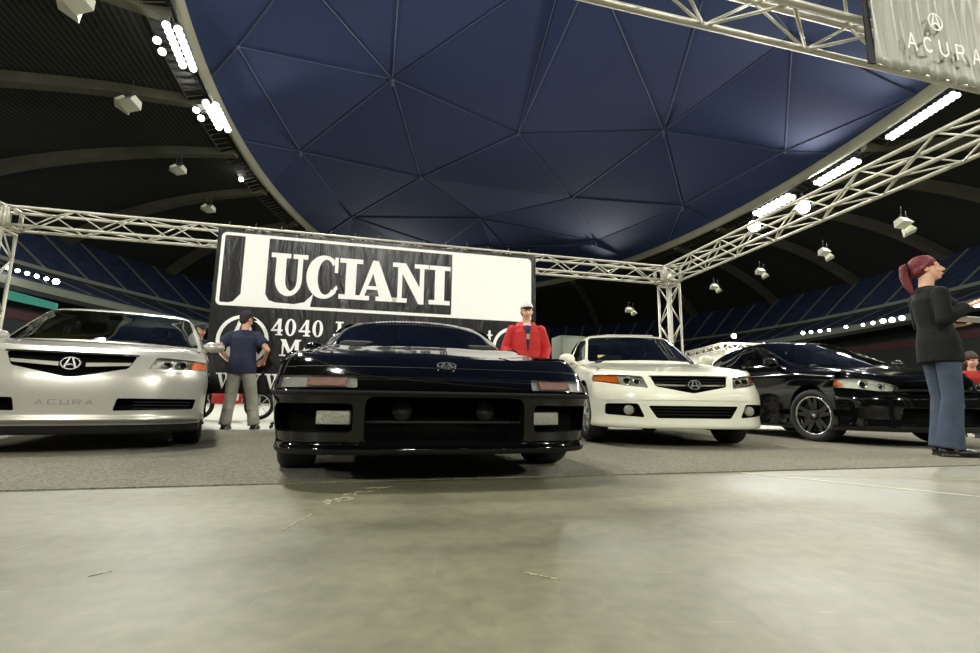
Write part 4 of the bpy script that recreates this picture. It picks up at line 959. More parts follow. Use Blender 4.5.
# ---------------------------------------------------------------- lettering
def ring(cx, cy, rx, ry, ix, iy, a0=0, a1=360, n=28, icx=None):
    icx = cx if icx is None else icx; out = []
    for k in range(n):
        a, b = R(a0 + (a1-a0)*k/n), R(a0 + (a1-a0)*(k+1)/n)
        out.append([(cx+rx*math.cos(a), cy+ry*math.sin(a)), (cx+rx*math.cos(b), cy+ry*math.sin(b)), (icx+ix*math.cos(b), cy+iy*math.sin(b)), (icx+ix*math.cos(a), cy+iy*math.sin(a))])
    return out
def rc(x0, y0, x1, y1): return [(x0, y0), (x1, y0), (x1, y1), (x0, y1)]
GL = {   # glyph: (advance, polygons), cap height 1
 'I': (.74, [rc(.20, 0, .50, 1), rc(.02, 0, .68, .11), rc(.02, .89, .68, 1)]),
 'U': (1.08, [rc(.14, .38, .42, 1), rc(.74, .38, .88, 1), rc(0, .89, .54, 1), rc(.60, .89, 1.02, 1)] + ring(.51, .38, .37, .40, .16, .27, 180, 360, 16, .58)),
 'C': (.98, ring(.50, .5, .50, .53, .24, .43, 42, 318, 30, .56) + [rc(.80, .62, .90, 1.0), [(.84, .14), (.92, .24), (.88, .32), (.78, .22)]]),
 'A': (1.08, [[(.14, .05), (.26, .05), (.54, .86), (.46, 1.0)], [(.46, 1.0), (.60, 1.0), (.98, .05), (.66, .05), (.44, .80)], rc(.26, .27, .72, .36), rc(0, 0, .40, .11), rc(.56, 0, 1.08, .11)]),
 'N': (1.12, [rc(.16, 0, .29, .95), rc(.80, .1, .93, 1), [(.06, 1), (.38, 1), (.93, .22), (.93, -.02), (.78, -.02), (.20, .86)], rc(0, .89, .30, 1), rc(.02, 0, .44, .11), rc(.64, .89, 1.06, 1)]),
 'L': (.9, [rc(.16, 0, .44, 1), rc(0, .89, .6, 1), rc(0, 0, .85, .11), [(.75, 0), (.85, 0), (.85, .35), (.80, .35)]]),
 '4': (.72, [rc(.40, 0, .60, 1), [(0, .26), (.12, .30), (.52, .92), (.48, 1), (.42, 1)], rc(0, .24, .70, .36), rc(.28, 0, .70, .07)]),
 '0': (.72, ring(.33, .5, .33, .52, .13, .44)),
 'J': (.62, [rc(.26, .22, .48, 1), rc(.12, .90, .62, 1)] + ring(.24, .22, .24, .24, .02, .14, 180, 360, 12)),
 'M': (1.3, [rc(.14, 0, .24, 1), rc(.90, 0, 1.14, 1), [(.02, 1), (.34, 1), (.66, .30), (.58, .06)], [(.58, .06), (.66, .06), (1.0, 1), (.90, 1), (.60, .3)], rc(0, 0, .38, .08), rc(.76, 0, 1.26, .08), rc(.90, .92, 1.26, 1)]),
 'V': (1.0, [[(.10, 1), (.36, 1), (.60, .22), (.50, -.02)], [(.50, -.02), (.58, .10), (.90, 1), (.80, 1)], rc(0, .91, .46, 1), rc(.66, .91, 1.0, 1)]),
 'e': (.56, ring(.26, .33, .26, .35, .09, .26, 0, 322, 24) + [rc(.10, .32, .46, .40)]),
 'o': (.60, ring(.28, .33, .28, .35, .10, .27)),
 'c': (.54, ring(.26, .33, .26, .35, .09, .27, 45, 315, 20)),
 'a': (.60, ring(.22, .20, .20, .22, .06, .13) + [rc(.34, 0, .50, .45), rc(.34, 0, .58, .07)] + ring(.28, .44, .22, .24, .07, .16, 0, 150, 10)),
 'n': (.66, [rc(.08, 0, .24, .66), rc(0, 0, .32, .07), rc(.44, 0, .60, .45), rc(.36, 0, .66, .07), rc(0, .6, .16, .66)] + ring(.40, .42, .20, .26, .05, .15, 0, 180, 10)),
 't': (.42, [rc(.10, .08, .26, .92), rc(0, .58, .40, .66), rc(.14, 0, .36, .09)]),
 'l': (.34, [rc(.08, 0, .24, 1), rc(0, 0, .32, .07), rc(0, .93, .16, 1)]),
 'r': (.5, [rc(.08, 0, .24, .66), rc(0, 0, .32, .07), rc(.20, .5, .46, .66)]),
 's': (.48, ring(.22, .48, .20, .19, .08, .10, 30, 270, 14) + ring(.22, .19, .22, .19, .09, .10, -150, 90, 14)),
 '-': (.42, [rc(.04, .27, .34, .37)]), ' ': (.36, []), '.': (.3, [rc(.06, 0, .2, .13)]),
 'T': (.9, [rc(.30, 0, .54, 1), rc(0, .90, .84, 1), rc(0, .72, .07, 1), rc(.77, .72, .84, 1), rc(.16, 0, .68, .08)])}
GL['W'] = (1.5, [[(a + .0, b) for a, b in p] for p in GL['V'][1]] + [[(a + .52, b) for a, b in p] for p in GL['V'][1]])
def text_objs(s, x0, z0, h, P, sx, track, m, parent):
    for ch in s:
        if ch != ' ': obj('letter', text_bm(ch, x0, z0, h, P, sx), m, parent, smooth=False)
        x0 += GL[ch][0] * h * sx + track
def text_bm(s, x0, z0, h, P, sx=1., track=0.):
    """P(u, z) -> 3D ; every glyph polygon is a thin plate"""
    bm = nb(); x = x0; k = 0
    for ch in s:
        adv, polys = GL[ch]
        for p in polys:
            k += 1; o = (k % 7) * 2e-4
            prism(bm, [P(x + a*h*sx, z0 + b*h, .004 + o) for a, b in p], P(0, 0, 0) - P(0, 0, .004))
        x += adv * h * sx + track
    return bm
# black vinyl banner on the back truss
BP = CR - N * (TW/2 + .035)
U0 = BP - D * 8.31
def BPt(u, z, d=0.): q = U0 + D * u - N * d; return Vector((q.x, q.y, z))
m_vinyl = mat('black_vinyl', (17, 16, 15), .32, noise=(2, .3, (11, 11, 11)), spec=.35); m_white = mat('banner_white', (244, 243, 238), .5)
nt = m_vinyl.node_tree; b = nt.nodes['Principled BSDF']; tcn = nt.nodes.new('ShaderNodeTexCoord'); mpn = nt.nodes.new('ShaderNodeMapping'); mpn.inputs['Scale'].default_value = (3.2, 3.2, .7)
nn = nt.nodes.new('ShaderNodeTexNoise'); nn.inputs['Scale'].default_value = 1.6; nn.inputs['Detail'].default_value = 5; nn.inputs['Distortion'].default_value = 1.2
nt.links.new(tcn.outputs['Object'], mpn.inputs[0]); nt.links.new(mpn.outputs[0], nn.inputs['Vector'])
bpn = nt.nodes.new('ShaderNodeBump'); bpn.inputs['Strength'].default_value = .5; bpn.inputs['Distance'].default_value = .05
nt.links.new(nn.outputs['Fac'], bpn.inputs['Height']); nt.links.new(bpn.outputs[0], b.inputs['Normal'])
ban = thing('banner', 'wide black vinyl banner with big white serif lettering hanging from the back truss', 'banner', (0, 0, 0))
bm = nb(); prism(bm, [BPt(-.03, .52), BPt(5.36, .52), BPt(5.36, 3.16), BPt(-.03, 3.16)], N * .004); obj('sheet', bm, m_vinyl, ban, smooth=False)
def polys_obj(name, polys, m, parent, d=.004):
    bm = nb()
    for k, p in enumerate(polys): prism(bm, [BPt(a, c, d + (k % 7) * 2e-4) for a, c in p], N * .0035)
    return obj(name, bm, m, parent, smooth=False)
def frame_polys(x0, x1, z0, z1, r, t, n=5):
    o = rrect(x0, x1, z0, z1, r, n); i = rrect(x0+t, x1-t, z0+t, z1-t, max(.005, r-t), n); m_ = len(o)
    return [[o[k], o[(k+1) % m_], i[(k+1) % m_], i[k]] for k in range(m_)]
polys_obj('frame', frame_polys(.03, 5.27, 1.90, 3.10, .08, .05), m_white, ban)
polys_obj('white_panel', [rc(3.78, 1.93, 5.24, 3.07)], m_white, ban, .006)
bigL = [rc(.38, 1.93, .74, 3.07), [(.38, 2.10), (.38, 1.93), (.16, 1.93), (.28, 1.97)], [(.74, 2.10), (.86, 2.0), (1.16, 1.985), (1.36, 2.03), (1.46, 2.18), (1.42, 1.93), (.74, 1.93)][::1]]
bigL[2:] = [[(.74, 2.12), (.80, 2.02), (.90, 1.99), (.90, 1.93), (.74, 1.93)], [(.90, 1.99), (1.18, 1.98), (1.18, 1.93), (.90, 1.93)], [(1.18, 1.98), (1.34, 2.02), (1.47, 2.17), (1.43, 1.93), (1.18, 1.93)]]
polys_obj('big_letter', bigL, m_white, ban, .008)
x = .79
for ch, w_, u0 in (('U', 1, .79), ('C', 1, 1.345), ('I', 1, 1.855), ('A', 1, 2.10), ('N', 1, 2.74), ('I', 1, 3.365)):
    z0 = 2.12; h = .70
    wd = {'U': .60, 'C': .54, 'I': .42, 'A': .72, 'N': .66}[ch] / (GL[ch][0] * h) 
    obj('letter', text_bm(ch, u0, z0, h, BPt, wd), m_white, ban, smooth=False)
text_objs('4040 Jean-Talon West', .87, 1.46, .27, BPt, .93, .028, m_white, ban)
text_objs('Montreal', 1.02, 1.13, .27, BPt, .93, .03, m_white, ban)
text_objs('WWW', .14, .60, .24, BPt, .80, .06, m_white, ban)
def caliper(cx, cz, w_, h_):
    t = .055; P = ring(cx, cz, w_/2, h_/2, w_/2 - t, h_/2 - t, 0, 360, 40)
    for s in (-1, 1):
        P.append([(cx + s*.015, cz + h_*.46), (cx + s*.06, cz + h_*.46), (cx + s*w_*.33, cz - h_*.34), (cx + s*w_*.22, cz - h_*.40)])
        P.append([(cx, cz - h_*.02), (cx + s*w_*.15, cz - h_*.12), (cx + s*w_*.16, cz - h_*.22), (cx, cz - h_*.12)])
    return P
polys_obj('logo', caliper(.47, 1.36, .76, .80), m_white, ban, .009)
polys_obj('logo', caliper(4.90, 1.40, .72, .76), m_white, ban, .009)
bm = nb()
for k in range(14):
    u = .1 + k * .395; tube(bm, BPt(u, 3.13, -.01), BPt(u + .01, 3.30, -.06), .008, seg=5)
obj('ties', bm, m_rubber, ban)

# pale banner on the nearest truss, seen from below
m_drape = mat('banner_cloth_pale', (158, 158, 142), .4)
FB = FR - N * (TW/2 + .04)
pL = aty(874, 35, 3.1); uL = (Vector((pL.x, pL.y, 0)) - FB).dot(D)
def on_front(px, py):
    d = ray(px, py); C0 = Vector((0, 0, CAMH)); q = C0 + d * ((FB - N*.05 - C0).dot(N) / d.dot(N)); return (q - FB).dot(D), q.z
uL = on_front(876, 35)[0]; DZ0 = on_front(886, 63)[1]
ban2 = thing('banner', 'wrinkled pale banner with a brand name hanging at the top right corner', 'banner', (0, 0, 0))
bm = nb(); NX, NZ = 90, 14
def drape(u, v, off=0.):
    fold = .012 * math.sin(u * 75 + 1.5 * math.sin(v*3)) * (.35 + .65 * abs(math.sin(u*3.1))) * (1 - .5*v) + .008 * math.sin(u*33 + v*4)
    z = DZ0 + .92 * v - max(0, v - .4) * .40 * max(0, (u - .25)) ; q = FB + D * (uL + u) - N * (.03 + fold + off); return Vector((q.x, q.y, z))
def flat(u, v, off):
    q = FB + D * (uL + u) - N * (.03 + off); return Vector((q.x, q.y, DZ0 + .92 * v))
V = [[bm.verts.new(drape(2.3 * i / 220, j / NZ)) for j in range(NZ + 1)] for i in range(221)]
for i in range(220):
    for j in range(NZ): bm.faces.new((V[i][j], V[i+1][j], V[i+1][j+1], V[i][j+1]))
solid(bm, N * .004); obj('sheet', bm, m_drape, ban2)
bm = nb(); A0 = [drape(-.05, 0), drape(.0, 0), drape(.0, 1), drape(-.05, 1)]; prism(bm, A0, N * .01); obj('black_hem', bm, m_rubber, ban2, smooth=False)
m_pgrey = mat('banner_letter_grey', (238, 238, 230), .5)
for k, (ch, lpx, lpy) in enumerate(zip('ACURA', (905, 921, 937, 954, 970), (50, 54, 58, 62, 66))):
    poly = {'A': [[(0, 0), (.16, 0), (.5, .95), (.42, 1)], [(.42, 1), (.58, 1), (1, 0), (.84, 0)], rc(.25, .3, .75, .42)], 'C': ring(.5, .5, .5, .5, .34, .34, 40, 320, 20), 'U': [rc(0, .4, .16, 1), rc(.84, .4, 1, 1)] + ring(.5, .42, .5, .42, .34, .28, 180, 360, 14), 'R': [rc(0, 0, .16, 1), [(.45, .45), (.62, .45), (.95, 0), (.76, 0)], rc(.1, .88, .55, 1), rc(.1, .42, .55, .54)] + ring(.55, .71, .35, .29, .2, .17, -90, 90, 12)}[ch]
    bm = nb()
    for n_, p in enumerate(poly):
        u_, z_ = on_front(lpx, lpy); pts = [flat(u_ - uL + a*.085, (z_ - DZ0)/.92 + c*.13, .040 + n_ * 2e-4) for a, c in p]; prism(bm, pts, N * .003)
    obj('letter', bm, m_pgrey, ban2, smooth=False)
eu, ez = on_front(932, 24)
P2 = lambda a, c: flat(eu - uL + (a - .5) * .13, (ez - DZ0)/.92 + (c - .5) * .14, .040)
bm = nb()
for n_, p in enumerate([[(.5 + (a-4.90)/.72*1.0, .5 + (c-1.40)/.76) for a, c in q] for q in caliper(4.90, 1.40, .72, .76)]): prism(bm, [P2(a, c) for a, c in p], N * .003)
obj('logo', bm, m_pgrey, ban2, smooth=False)

# ---------------------------------------------------------------- things behind the stand
th = thing('exhibition_booth', 'small white walled booth with truss top far behind between the white and black saloons', 'booth', (0, 0, 0))
c0, c1, c2 = Vector((12.1, 25, 0)), Vector((12.0, 29.5, 0)), Vector((15.6, 25.6, 0)); m_bwall = mat('booth_white', (232, 230, 220), .6)
for a, c in ((c1, c0), (c0, c2)):
    d = (c - a).normalized(); s = Vector((-d.y, d.x, 0)) * .05
    bm = nb(); prism(bm, [a, c, c + Vector((0, 0, 3.3)), a + Vector((0, 0, 3.3))], s); obj('wall_panel', bm, m_bwall, th, smooth=False)
    ch, br, e1, e2 = truss_mesh((c-a).length, .33, .33, .4, .035, .022)
    m = Matrix.Translation(a + Vector((0, 0, 3.32))) @ Matrix.Rotation(math.atan2(d.y, d.x), 4, 'Z')
    for g_ in (ch, br, e1, e2): bmesh.ops.transform(g_, matrix=m, verts=g_.verts)
    obj('chord', ch, m_truss, th); obj('bracing', br, m_truss, th); obj('end_frame', e1, m_truss, th); obj('end_frame', e2, m_truss, th)
bm = nb(); prism(bm, [c0 + (c1-c0)*.45 + Vector((-.06, 0, 1.9)), c0 + (c1-c0)*.25 + Vector((-.06, 0, 1.9)), c0 + (c1-c0)*.25 + Vector((-.06, 0, 2.5)), c0 + (c1-c0)*.45 + Vector((-.06, 0, 2.5))], (-.02, 0, 0)); obj('poster', bm, mat('poster_pink', (206, 150, 140), .6), th, smooth=False)
bm = nb(); bmesh.ops.create_icosphere(bm, subdivisions=2, radius=.12)
tag(obj('booth_lamp', bm, m_bulb, loc=aty(734, 336, 25.4)), 'bright lamp shining above the small white booth', 'lamp')
lamp('POINT', 'booth_lamp_light', aty(734, 333, 24.4), 500, .2)
th = thing('equipment_cabinet', 'grey-green cabinet standing behind the stand between red jacket and white saloon', 'cabinet', (1.66, 10.3, 0), AZ)
bm = nb(); box(bm, (0, 0, .92), (.56, .5, 1.82), bev=.02); obj('body', bm, mat('cabinet_grey', (104, 110, 98), .6), th, angle=40)
bm = nb(); box(bm, (0, -.255, .95), (.48, .02, 1.66), bev=.008); dd_ = obj('door', bm, mat('cabinet_door', (120, 126, 112), .55), th, angle=40)
bm = nb(); box(bm, (.18, -.275, 1.0), (.03, .03, .16), bev=.008); obj('handle', bm, m_chrome, dd_, angle=40)
# red and white display motorcycle seen under the banner
th = thing('motorcycle', 'red and white motorcycle standing behind the banner, seen between the legs', 'motorcycle', (-5.75, 11.0, 0), R(12))
for x in (-.62, .62):
    bm = nb(); lathe(bm, [(-.05, .24), (-.06, .29), (0, .32), (.06, .29), (.05, .24)], 'y', 28, (x, 0, .32), closed=True); wl = obj('wheel', bm, m_tire, th)
    bm = nb(); lathe(bm, [(-.02, .22), (-.02, .25), (.02, .25), (.02, .22)], 'y', 28, (x, 0, .32), closed=True)
    for k in range(8): tube(bm, (x, 0, .32), (x + .23*math.cos(k*.785), 0, .32 + .23*math.sin(k*.785)), .008, seg=5)
    obj('rim', bm, m_white, wl)
m_mred = mat('moto_red', (190, 32, 30), .3, coat=.6)
bm = nb(); box(bm, (.05, 0, .80), (.52, .22, .24), Matrix.Rotation(R(8), 3, 'Y'), .07); obj('fuel_tank', bm, m_mred, th, angle=50)
bm = nb(); box(bm, (-.05, 0, .48), (.60, .24, .28), bev=.05); obj('fairing', bm, m_mred, th, angle=50)
bm = nb(); box(bm, (.1, -.14, .50), (.22, .02, .16), bev=.008); obj('number_plate', bm, m_white, th, angle=50)
bm = nb(); box(bm, (-.45, 0, .86), (.60, .20, .09), Matrix.Rotation(R(-6), 3, 'Y'), .04); obj('seat', bm, m_rubber, th, angle=50)
bm = nb()
for y in (-.08, .08): tube(bm, (.62, y, .32), (.38, y, .98), .022)
tube(bm, (.38, -.34, 1.02), (.38, .34, 1.02), .014); obj('fork', bm, m_alloy, th)
bm = nb(); box(bm, (.62, 0, .68), (.42, .12, .03), Matrix.Rotation(R(10), 3, 'Y'), .012); obj('front_fender', bm, m_white, th, angle=50)
# dark folding trolley chair beside the man
th = thing('wheeled_stool', 'dark wheeled office chair in front of the banner between man and black car', 'chair', (-3.12, 7.72, 0), R(20))
bm = nb(); box(bm, (0, 0, .46), (.42, .42, .07), bev=.03); obj('seat', bm, m_rubber, th, angle=50)
bm = nb(); box(bm, (0, -.20, .66), (.38, .05, .24), Matrix.Rotation(R(8), 3, 'X'), .02); obj('backrest', bm, m_rubber, th, angle=50)
bm = nb(); tube(bm, (0, 0, .10), (0, 0, .44), .025); tube(bm, (0, -.19, .44), (0, -.21, .60), .015); obj('column', bm, m_house, th)
for k in range(5):
    a = 2*math.pi*k/5; bm = nb(); tube(bm, (0, 0, .12), (.27*math.cos(a), .27*math.sin(a), .08), .02, .014); lg = obj('leg', bm, m_rubber, th)
    bm = nb(); lathe(bm, [(-.015, .028), (.015, .028)], 'x', 14, (.27*math.cos(a), .27*math.sin(a), .036)); obj('caster', bm, m_tire, lg)

# ---------------------------------------------------------------- people
m_skin = mat('skin', (206, 158, 128), .55, noise=(14, .3, (192, 140, 112))); m_skin2 = mat('skin_pale', (222, 176, 148), .55, noise=(14, .3, (208, 158, 130)))
m_eye = mat('eye_white', (226, 222, 214), .2); m_pupil = mat('eye_dark', (30, 22, 18), .2); m_lip = mat('lip_rose', (168, 84, 78), .5); m_brow = mat('brow_dark', (50, 32, 26), .9)
def bl_cap(bm, p0, p1, r0, r1, seg=12):
    p0, p1 = Vector(p0), Vector(p1); d = p1 - p0; L = max(d.length, 1e-5); q = d.to_track_quat('Z', 'Y').to_matrix(); pr = []
    for k in range(1, 6): a = -math.pi/2 + math.pi/2*k/6; pr.append((math.sin(a)*r0, math.cos(a)*r0))
    pr.append((0, r0)); pr.append((L, r1))
    for k in range(1, 6): a = math.pi/2*k/6; pr.append((L + math.sin(a)*r1, math.cos(a)*r1))
    rings = [[bm.verts.new(p0 + q @ Vector((math.cos(2*math.pi*i/seg)*r, math.sin(2*math.pi*i/seg)*r, h))) for i in range(seg)] for h, r in pr]
    for a, c in zip(rings, rings[1:]):
        for i in range(seg): bm.faces.new((a[i], a[(i+1) % seg], c[(i+1) % seg], c[i]))
    bm.faces.new(rings[0][::-1]); bm.faces.new(rings[-1])
def bl_ell(bm, c, s, rot=None):
    r = bmesh.ops.create_uvsphere(bm, u_segments=16, v_segments=10, radius=1.0); vs = r['verts']
    bmesh.ops.scale(bm, vec=s, verts=vs)
    if rot is not None: bmesh.ops.rotate(bm, cent=(0, 0, 0), matrix=rot, verts=vs)
    bmesh.ops.translate(bm, vec=c, verts=vs)
def blob(name, bm, m, parent, vox=.010, smooth=4, fac=.5, clip=None):
    me = bpy.data.meshes.new(name); bm.to_mesh(me); bm.free(); o = bpy.data.objects.new(name, me); COL.objects.link(o)
    md = o.modifiers.new('r', 'REMESH'); md.mode = 'VOXEL'; md.voxel_size = vox
    sm = o.modifiers.new('s', 'SMOOTH'); sm.factor = fac; sm.iterations = smooth
    dg = bpy.context.evaluated_depsgraph_get(); dg.update(); me2 = bpy.data.meshes.new_from_object(o.evaluated_get(dg)); o.modifiers.clear(); o.data = me2; bpy.data.meshes.remove(me)
    me2.name = name; me2.materials.clear(); me2.materials.append(m); me2.polygons.foreach_set('use_smooth', [True] * len(me2.polygons)); o.parent = parent
    return o
def bl_loft(bm, rings, seg=22):
    RR = [[bm.verts.new(Vector((c[0] + math.cos(2*math.pi*i/seg)*rx, c[1] + math.sin(2*math.pi*i/seg)*ry, c[2]))) for i in range(seg)] for c, rx, ry in rings]
    for a, c in zip(RR, RR[1:]):
        for i in range(seg): bm.faces.new((a[i], a[(i+1) % seg], c[(i+1) % seg], c[i]))
    bm.faces.new(RR[0][::-1]); bm.faces.new(RR[-1])
def hand(bm, wr, d, up, side, curl=.5, s=1.0):
    """wr wrist, d direction of the hand, up = back of the hand, side = +1 thumb on d x up"""
    d = Vector(d).normalized(); up = Vector(up); up = (up - d * up.dot(d)).normalized(); lt = d.cross(up) * side; wr = Vector(wr)
    for k in range(4):
        off = lt * (.030 - k * .020) * s; bl_cap(bm, wr + d * .01 * s + off * .6, wr + d * .085 * s + off, .015 * s, .012 * s, 8)
        ln = (.072, .080, .074, .058)[k] * s; b0 = wr + d * .088 * s + off * 1.1; a = curl * .5
        d1 = (d * math.cos(a) - up * math.sin(a)); m1 = b0 + d1 * ln * .5; a2 = curl * 1.5; d2 = (d * math.cos(a2) - up * math.sin(a2)); m2 = m1 + d2 * ln * .5
        bl_cap(bm, b0, m1, .0095 * s, .0088 * s, 8); bl_cap(bm, m1, m2, .0088 * s, .0075 * s, 8)
    t0 = wr + d * .02 * s + lt * .022 * s; t1 = t0 + (d * .6 + lt * .8 - up * .2).normalized() * .042 * s; t2 = t1 + (d * .9 + lt * .35 - up * .2).normalized() * .034 * s
    bl_cap(bm, t0, t1, .013 * s, .0105 * s, 8); bl_cap(bm, t1, t2, .0105 * s, .0085 * s, 8)
def person(label, loc, rz, H, J, look=(0, 0), skin=None, female=False, group=None):
    """J: joints on a 1.75 m figure facing -y. keys: sh elbow wrist hip knee ankle each (L, R) with L at +x ; hd hand dirs"""
    th = thing('person', label, 'person', loc, rz); th.scale = (H/1.75,) * 3; skin = skin or m_skin
    b = nb(); nk = Vector(J.get('neck', (0, .01, 1.46))); pv = Vector(J.get('pelvis', (0, 0, .93)))
    sw = .165 if female else .19; mid = (nk + pv) / 2
    bl_ell(b, pv + Vector((0, 0, .02)), (.155 if female else .15, .105, .12)); bl_ell(b, pv.lerp(nk, .38), (.125 if female else .14, .09, .13)); bl_ell(b, pv.lerp(nk, .68), (.15 if female else .165, .105, .15)); bl_cap(b, nk + Vector((-sw*.8, 0, -.085)), nk + Vector((sw*.8, 0, -.085)), .05, .05)
    if female:
        for s in (-1, 1): bl_ell(b, pv.lerp(nk, .66) + Vector((s*.07, -.085, 0)), (.06, .06, .06))
    lk, tl_ = R(look[0]), R(look[1]); Q = Matrix.Rotation(lk, 3, 'Z') @ Matrix.Rotation(tl_, 3, 'X')
    hc = nk + Vector((0, -.015, .165)); HP = lambda x, y, z: hc + Q @ Vector((x, y, z))
    bl_cap(b, nk + Vector((0, .01, -.04)), hc + Vector((0, .01, -.05)), .056, .052)
    bl_ell(b, HP(0, .012, .035), (.074, .094, .088), Q); bl_ell(b, HP(0, -.028, -.035), (.058, .062, .075), Q); bl_ell(b, HP(0, -.062, -.085), (.026, .022, .020), Q)
    bl_cap(b, HP(0, -.086, .012), HP(0, -.108, -.028), .0085, .0125, 8); bl_ell(b, HP(0, -.088, -.062), (.024, .012, .010), Q)
    for s in (-1, 1):
        bl_ell(b, HP(s*.076, .012, -.008), (.009, .018, .030), Q); bl_ell(b, HP(s*.035, -.066, -.03), (.024, .018, .024), Q); bl_cap(b, HP(s*.014, -.083, .026), HP(s*.05, -.066, .024), .008, .007, 8); bl_ell(b, HP(s*.011, -.096, -.03), (.008, .009, .007), Q)
    ck = -sw * 1.0
    for i, s in ((0, 1), (1, -1)):
        sh = Vector(J['sh'][i]) if 'sh' in J else nk + Vector((s*sw*.96, 0, -.085)); el = Vector(J['elbow'][i]); wr = Vector(J['wrist'][i])
        bl_cap(b, sh, el, .050 if not female else .044, .036); bl_cap(b, el, wr, .036, .025)
        hp = pv + Vector((s*.09, 0, -.03)); kn = Vector(J['knee'][i]); an = Vector(J['ankle'][i])
        bl_cap(b, hp, kn, .082, .053); bl_cap(b, kn, an, .053, .036); bl_cap(b, an + Vector((0, .02, -.04)), an + Vector(J.get('toe', (0, -.16, -.055))), .036, .028)
        hd = J['hand'][i]; hand(b, wr, hd[0], hd[1], hd[2], hd[3], .95 if female else 1.05)
    body = blob('body', b, skin, th, .0075, 3)
    for s in (-1, 1):
        e = nb(); bl_ell(e, HP(s*.031, -.076, .006), (.0135, .010, .009), Q); eo_ = obj('eye', e, m_eye, th)
        e = nb(); bl_ell(e, HP(s*.031, -.085, .006), (.006, .0035, .006), Q); obj('iris', e, m_pupil, eo_)
        e = nb(); bl_cap(e, HP(s*.016, -.090, .032), HP(s*.048, -.076, .034), .0042, .003, 6); obj('eyebrow', e, m_brow, th)
    e = nb(); bl_ell(e, HP(0, -.0985, -.062), (.020, .006, .0075), Q); obj('lips', e, m_lip, th)
    return th, body, HP, Q, hc, nk, pv, sw
def legs_cloth(th, J, pv, m, hem, name='trousers', r=(.105, .075), top=.06, low=0.06, vox=.010, inf=0.):
    b = nb(); bl_loft(b, [(pv + Vector((0, .005, -.07)), .165 + inf, .115 + inf), (pv + Vector((0, .005, 0)), .168 + inf, .118 + inf), (pv + Vector((0, 0, .12)), .150 + inf, .108 + inf)])
    for i, s in ((0, 1), (1, -1)):
        hp = pv + Vector((s*.088, 0, -.05)); kn = Vector(J['knee'][i]); an = Vector(J['ankle'][i]); e = an.lerp(kn, low - .02 * 0)
        bl_cap(b, hp, kn, r[0], r[1]); d = (an - kn).normalized(); pth = [kn, kn.lerp(an, .5), an - d * .0 + Vector((0, 0, -.03))]
        rr_ = [r[1], r[1]*.9 if hem < r[1] else (r[1] + hem)/2*.94, hem]
        path_tube(b, pth, rr_, 16); bl_ell(b, kn, (r[1]*1.02,)*3)
        for k in range(3): bl_ell(b, kn.lerp(an, .15 + .3*k) + Vector((0, -.02*(-1)**k, 0)), (r[1]*.92, r[1]*.95, .03), Matrix.Rotation(R(20*(-1)**k), 3, 'X'))
    return blob(name, b, m, th, vox, 6)
def shoes(th, J, m):
    for i in (0, 1):
        an = Vector(J['ankle'][i]); t = Vector(J.get('toe', (0, -.16, -.055))); b = nb(); f = Vector((t.x, t.y, 0)).normalized(); a = math.atan2(f.x, -f.y)
        q = Matrix.Rotation(a, 3, 'Z'); base = Vector((an.x, an.y, 0))
        bl_ell(b, base + f*.10 + Vector((0, 0, .038)), (.048, .115, .036), q); bl_ell(b, base - f*.02 + Vector((0, 0, .05)), (.040, .065, .048), q); box(b, base + f*.06 + Vector((0, 0, .012)), (.080, .27, .024), q, .01)
        blob('shoe', b, m, th, .007, 2)
def top_cloth(th, J, nk, pv, sw, m, name, sleeve=1.0, inf=.022, hem=-.10, female=False, hood=False, open_=False, vox=.009):
    b = nb(); L = lambda t, dz=0: pv.lerp(nk, t) + Vector((0, 0, dz))
    W_ = (.172, .160, .122, .138, .150, .10) if female else (.172, .170, .156, .166, .176, .11)
    Lz = ((0, hem), (.05, 0), (.32, 0), (.55, 0), (.78, 0), (.93, 0))
    bl_loft(b, [(L(t, dz), w_*1.0 + inf*(1.2 if k == 0 else 1), (.124, .120, .092, .098, .098, .058)[k] + inf) for k, ((t, dz), w_) in enumerate(zip(Lz, W_))])
    bl_cap(b, nk + Vector((-sw*.80, .0, -.085)), nk + Vector((sw*.80, .0, -.085)), .046 + inf*.7, .046 + inf*.7)
    bl_ell(b, nk + Vector((0, .01, -.03)), (.088, .075, .050))
    for s in (-1, 1): bl_ell(b, nk + Vector((s*sw*.50, .0, -.05)), (.085, .058 + inf*.5, .040 + inf*.5), Matrix.Rotation(R(22*s), 3, 'Y'))
    if female:
        for s in (-1, 1): bl_ell(b, L(.66) + Vector((s*.07, -.09, 0)), (.072, .066, .072))
    for i, s in ((0, 1), (1, -1)):
        sh = Vector(J['sh'][i]) if 'sh' in J else nk + Vector((s*sw*.96, 0, -.085)); el = Vector(J['elbow'][i]); wr = Vector(J['wrist'][i]); R0 = .044 if female else .050
        if sleeve >= 1:
            bl_cap(b, sh, el, R0 + inf, .040 + inf); e = el.lerp(wr, min(1, sleeve - 1 + .0)); path_tube(b, [el, e], [.040 + inf, .030 + inf], 14); bl_ell(b, el, (.041 + inf,)*3)
        else:
            e = sh.lerp(el, sleeve); bl_ell(b, sh, (R0 + inf*.8,)*3); path_tube(b, [sh, e], [R0 + inf, .052 + inf*1.2], 14)
    if hood: bl_cap(b, nk + Vector((-.08, .06, -.01)), nk + Vector((.08, .06, -.01)), .055, .055); [bl_cap(b, nk + Vector((s*.085, .05, 0)), nk + Vector((s*.05, -.075, -.05)), .042, .03) for s in (-1, 1)]
    return blob(name, b, m, th, vox, 7)
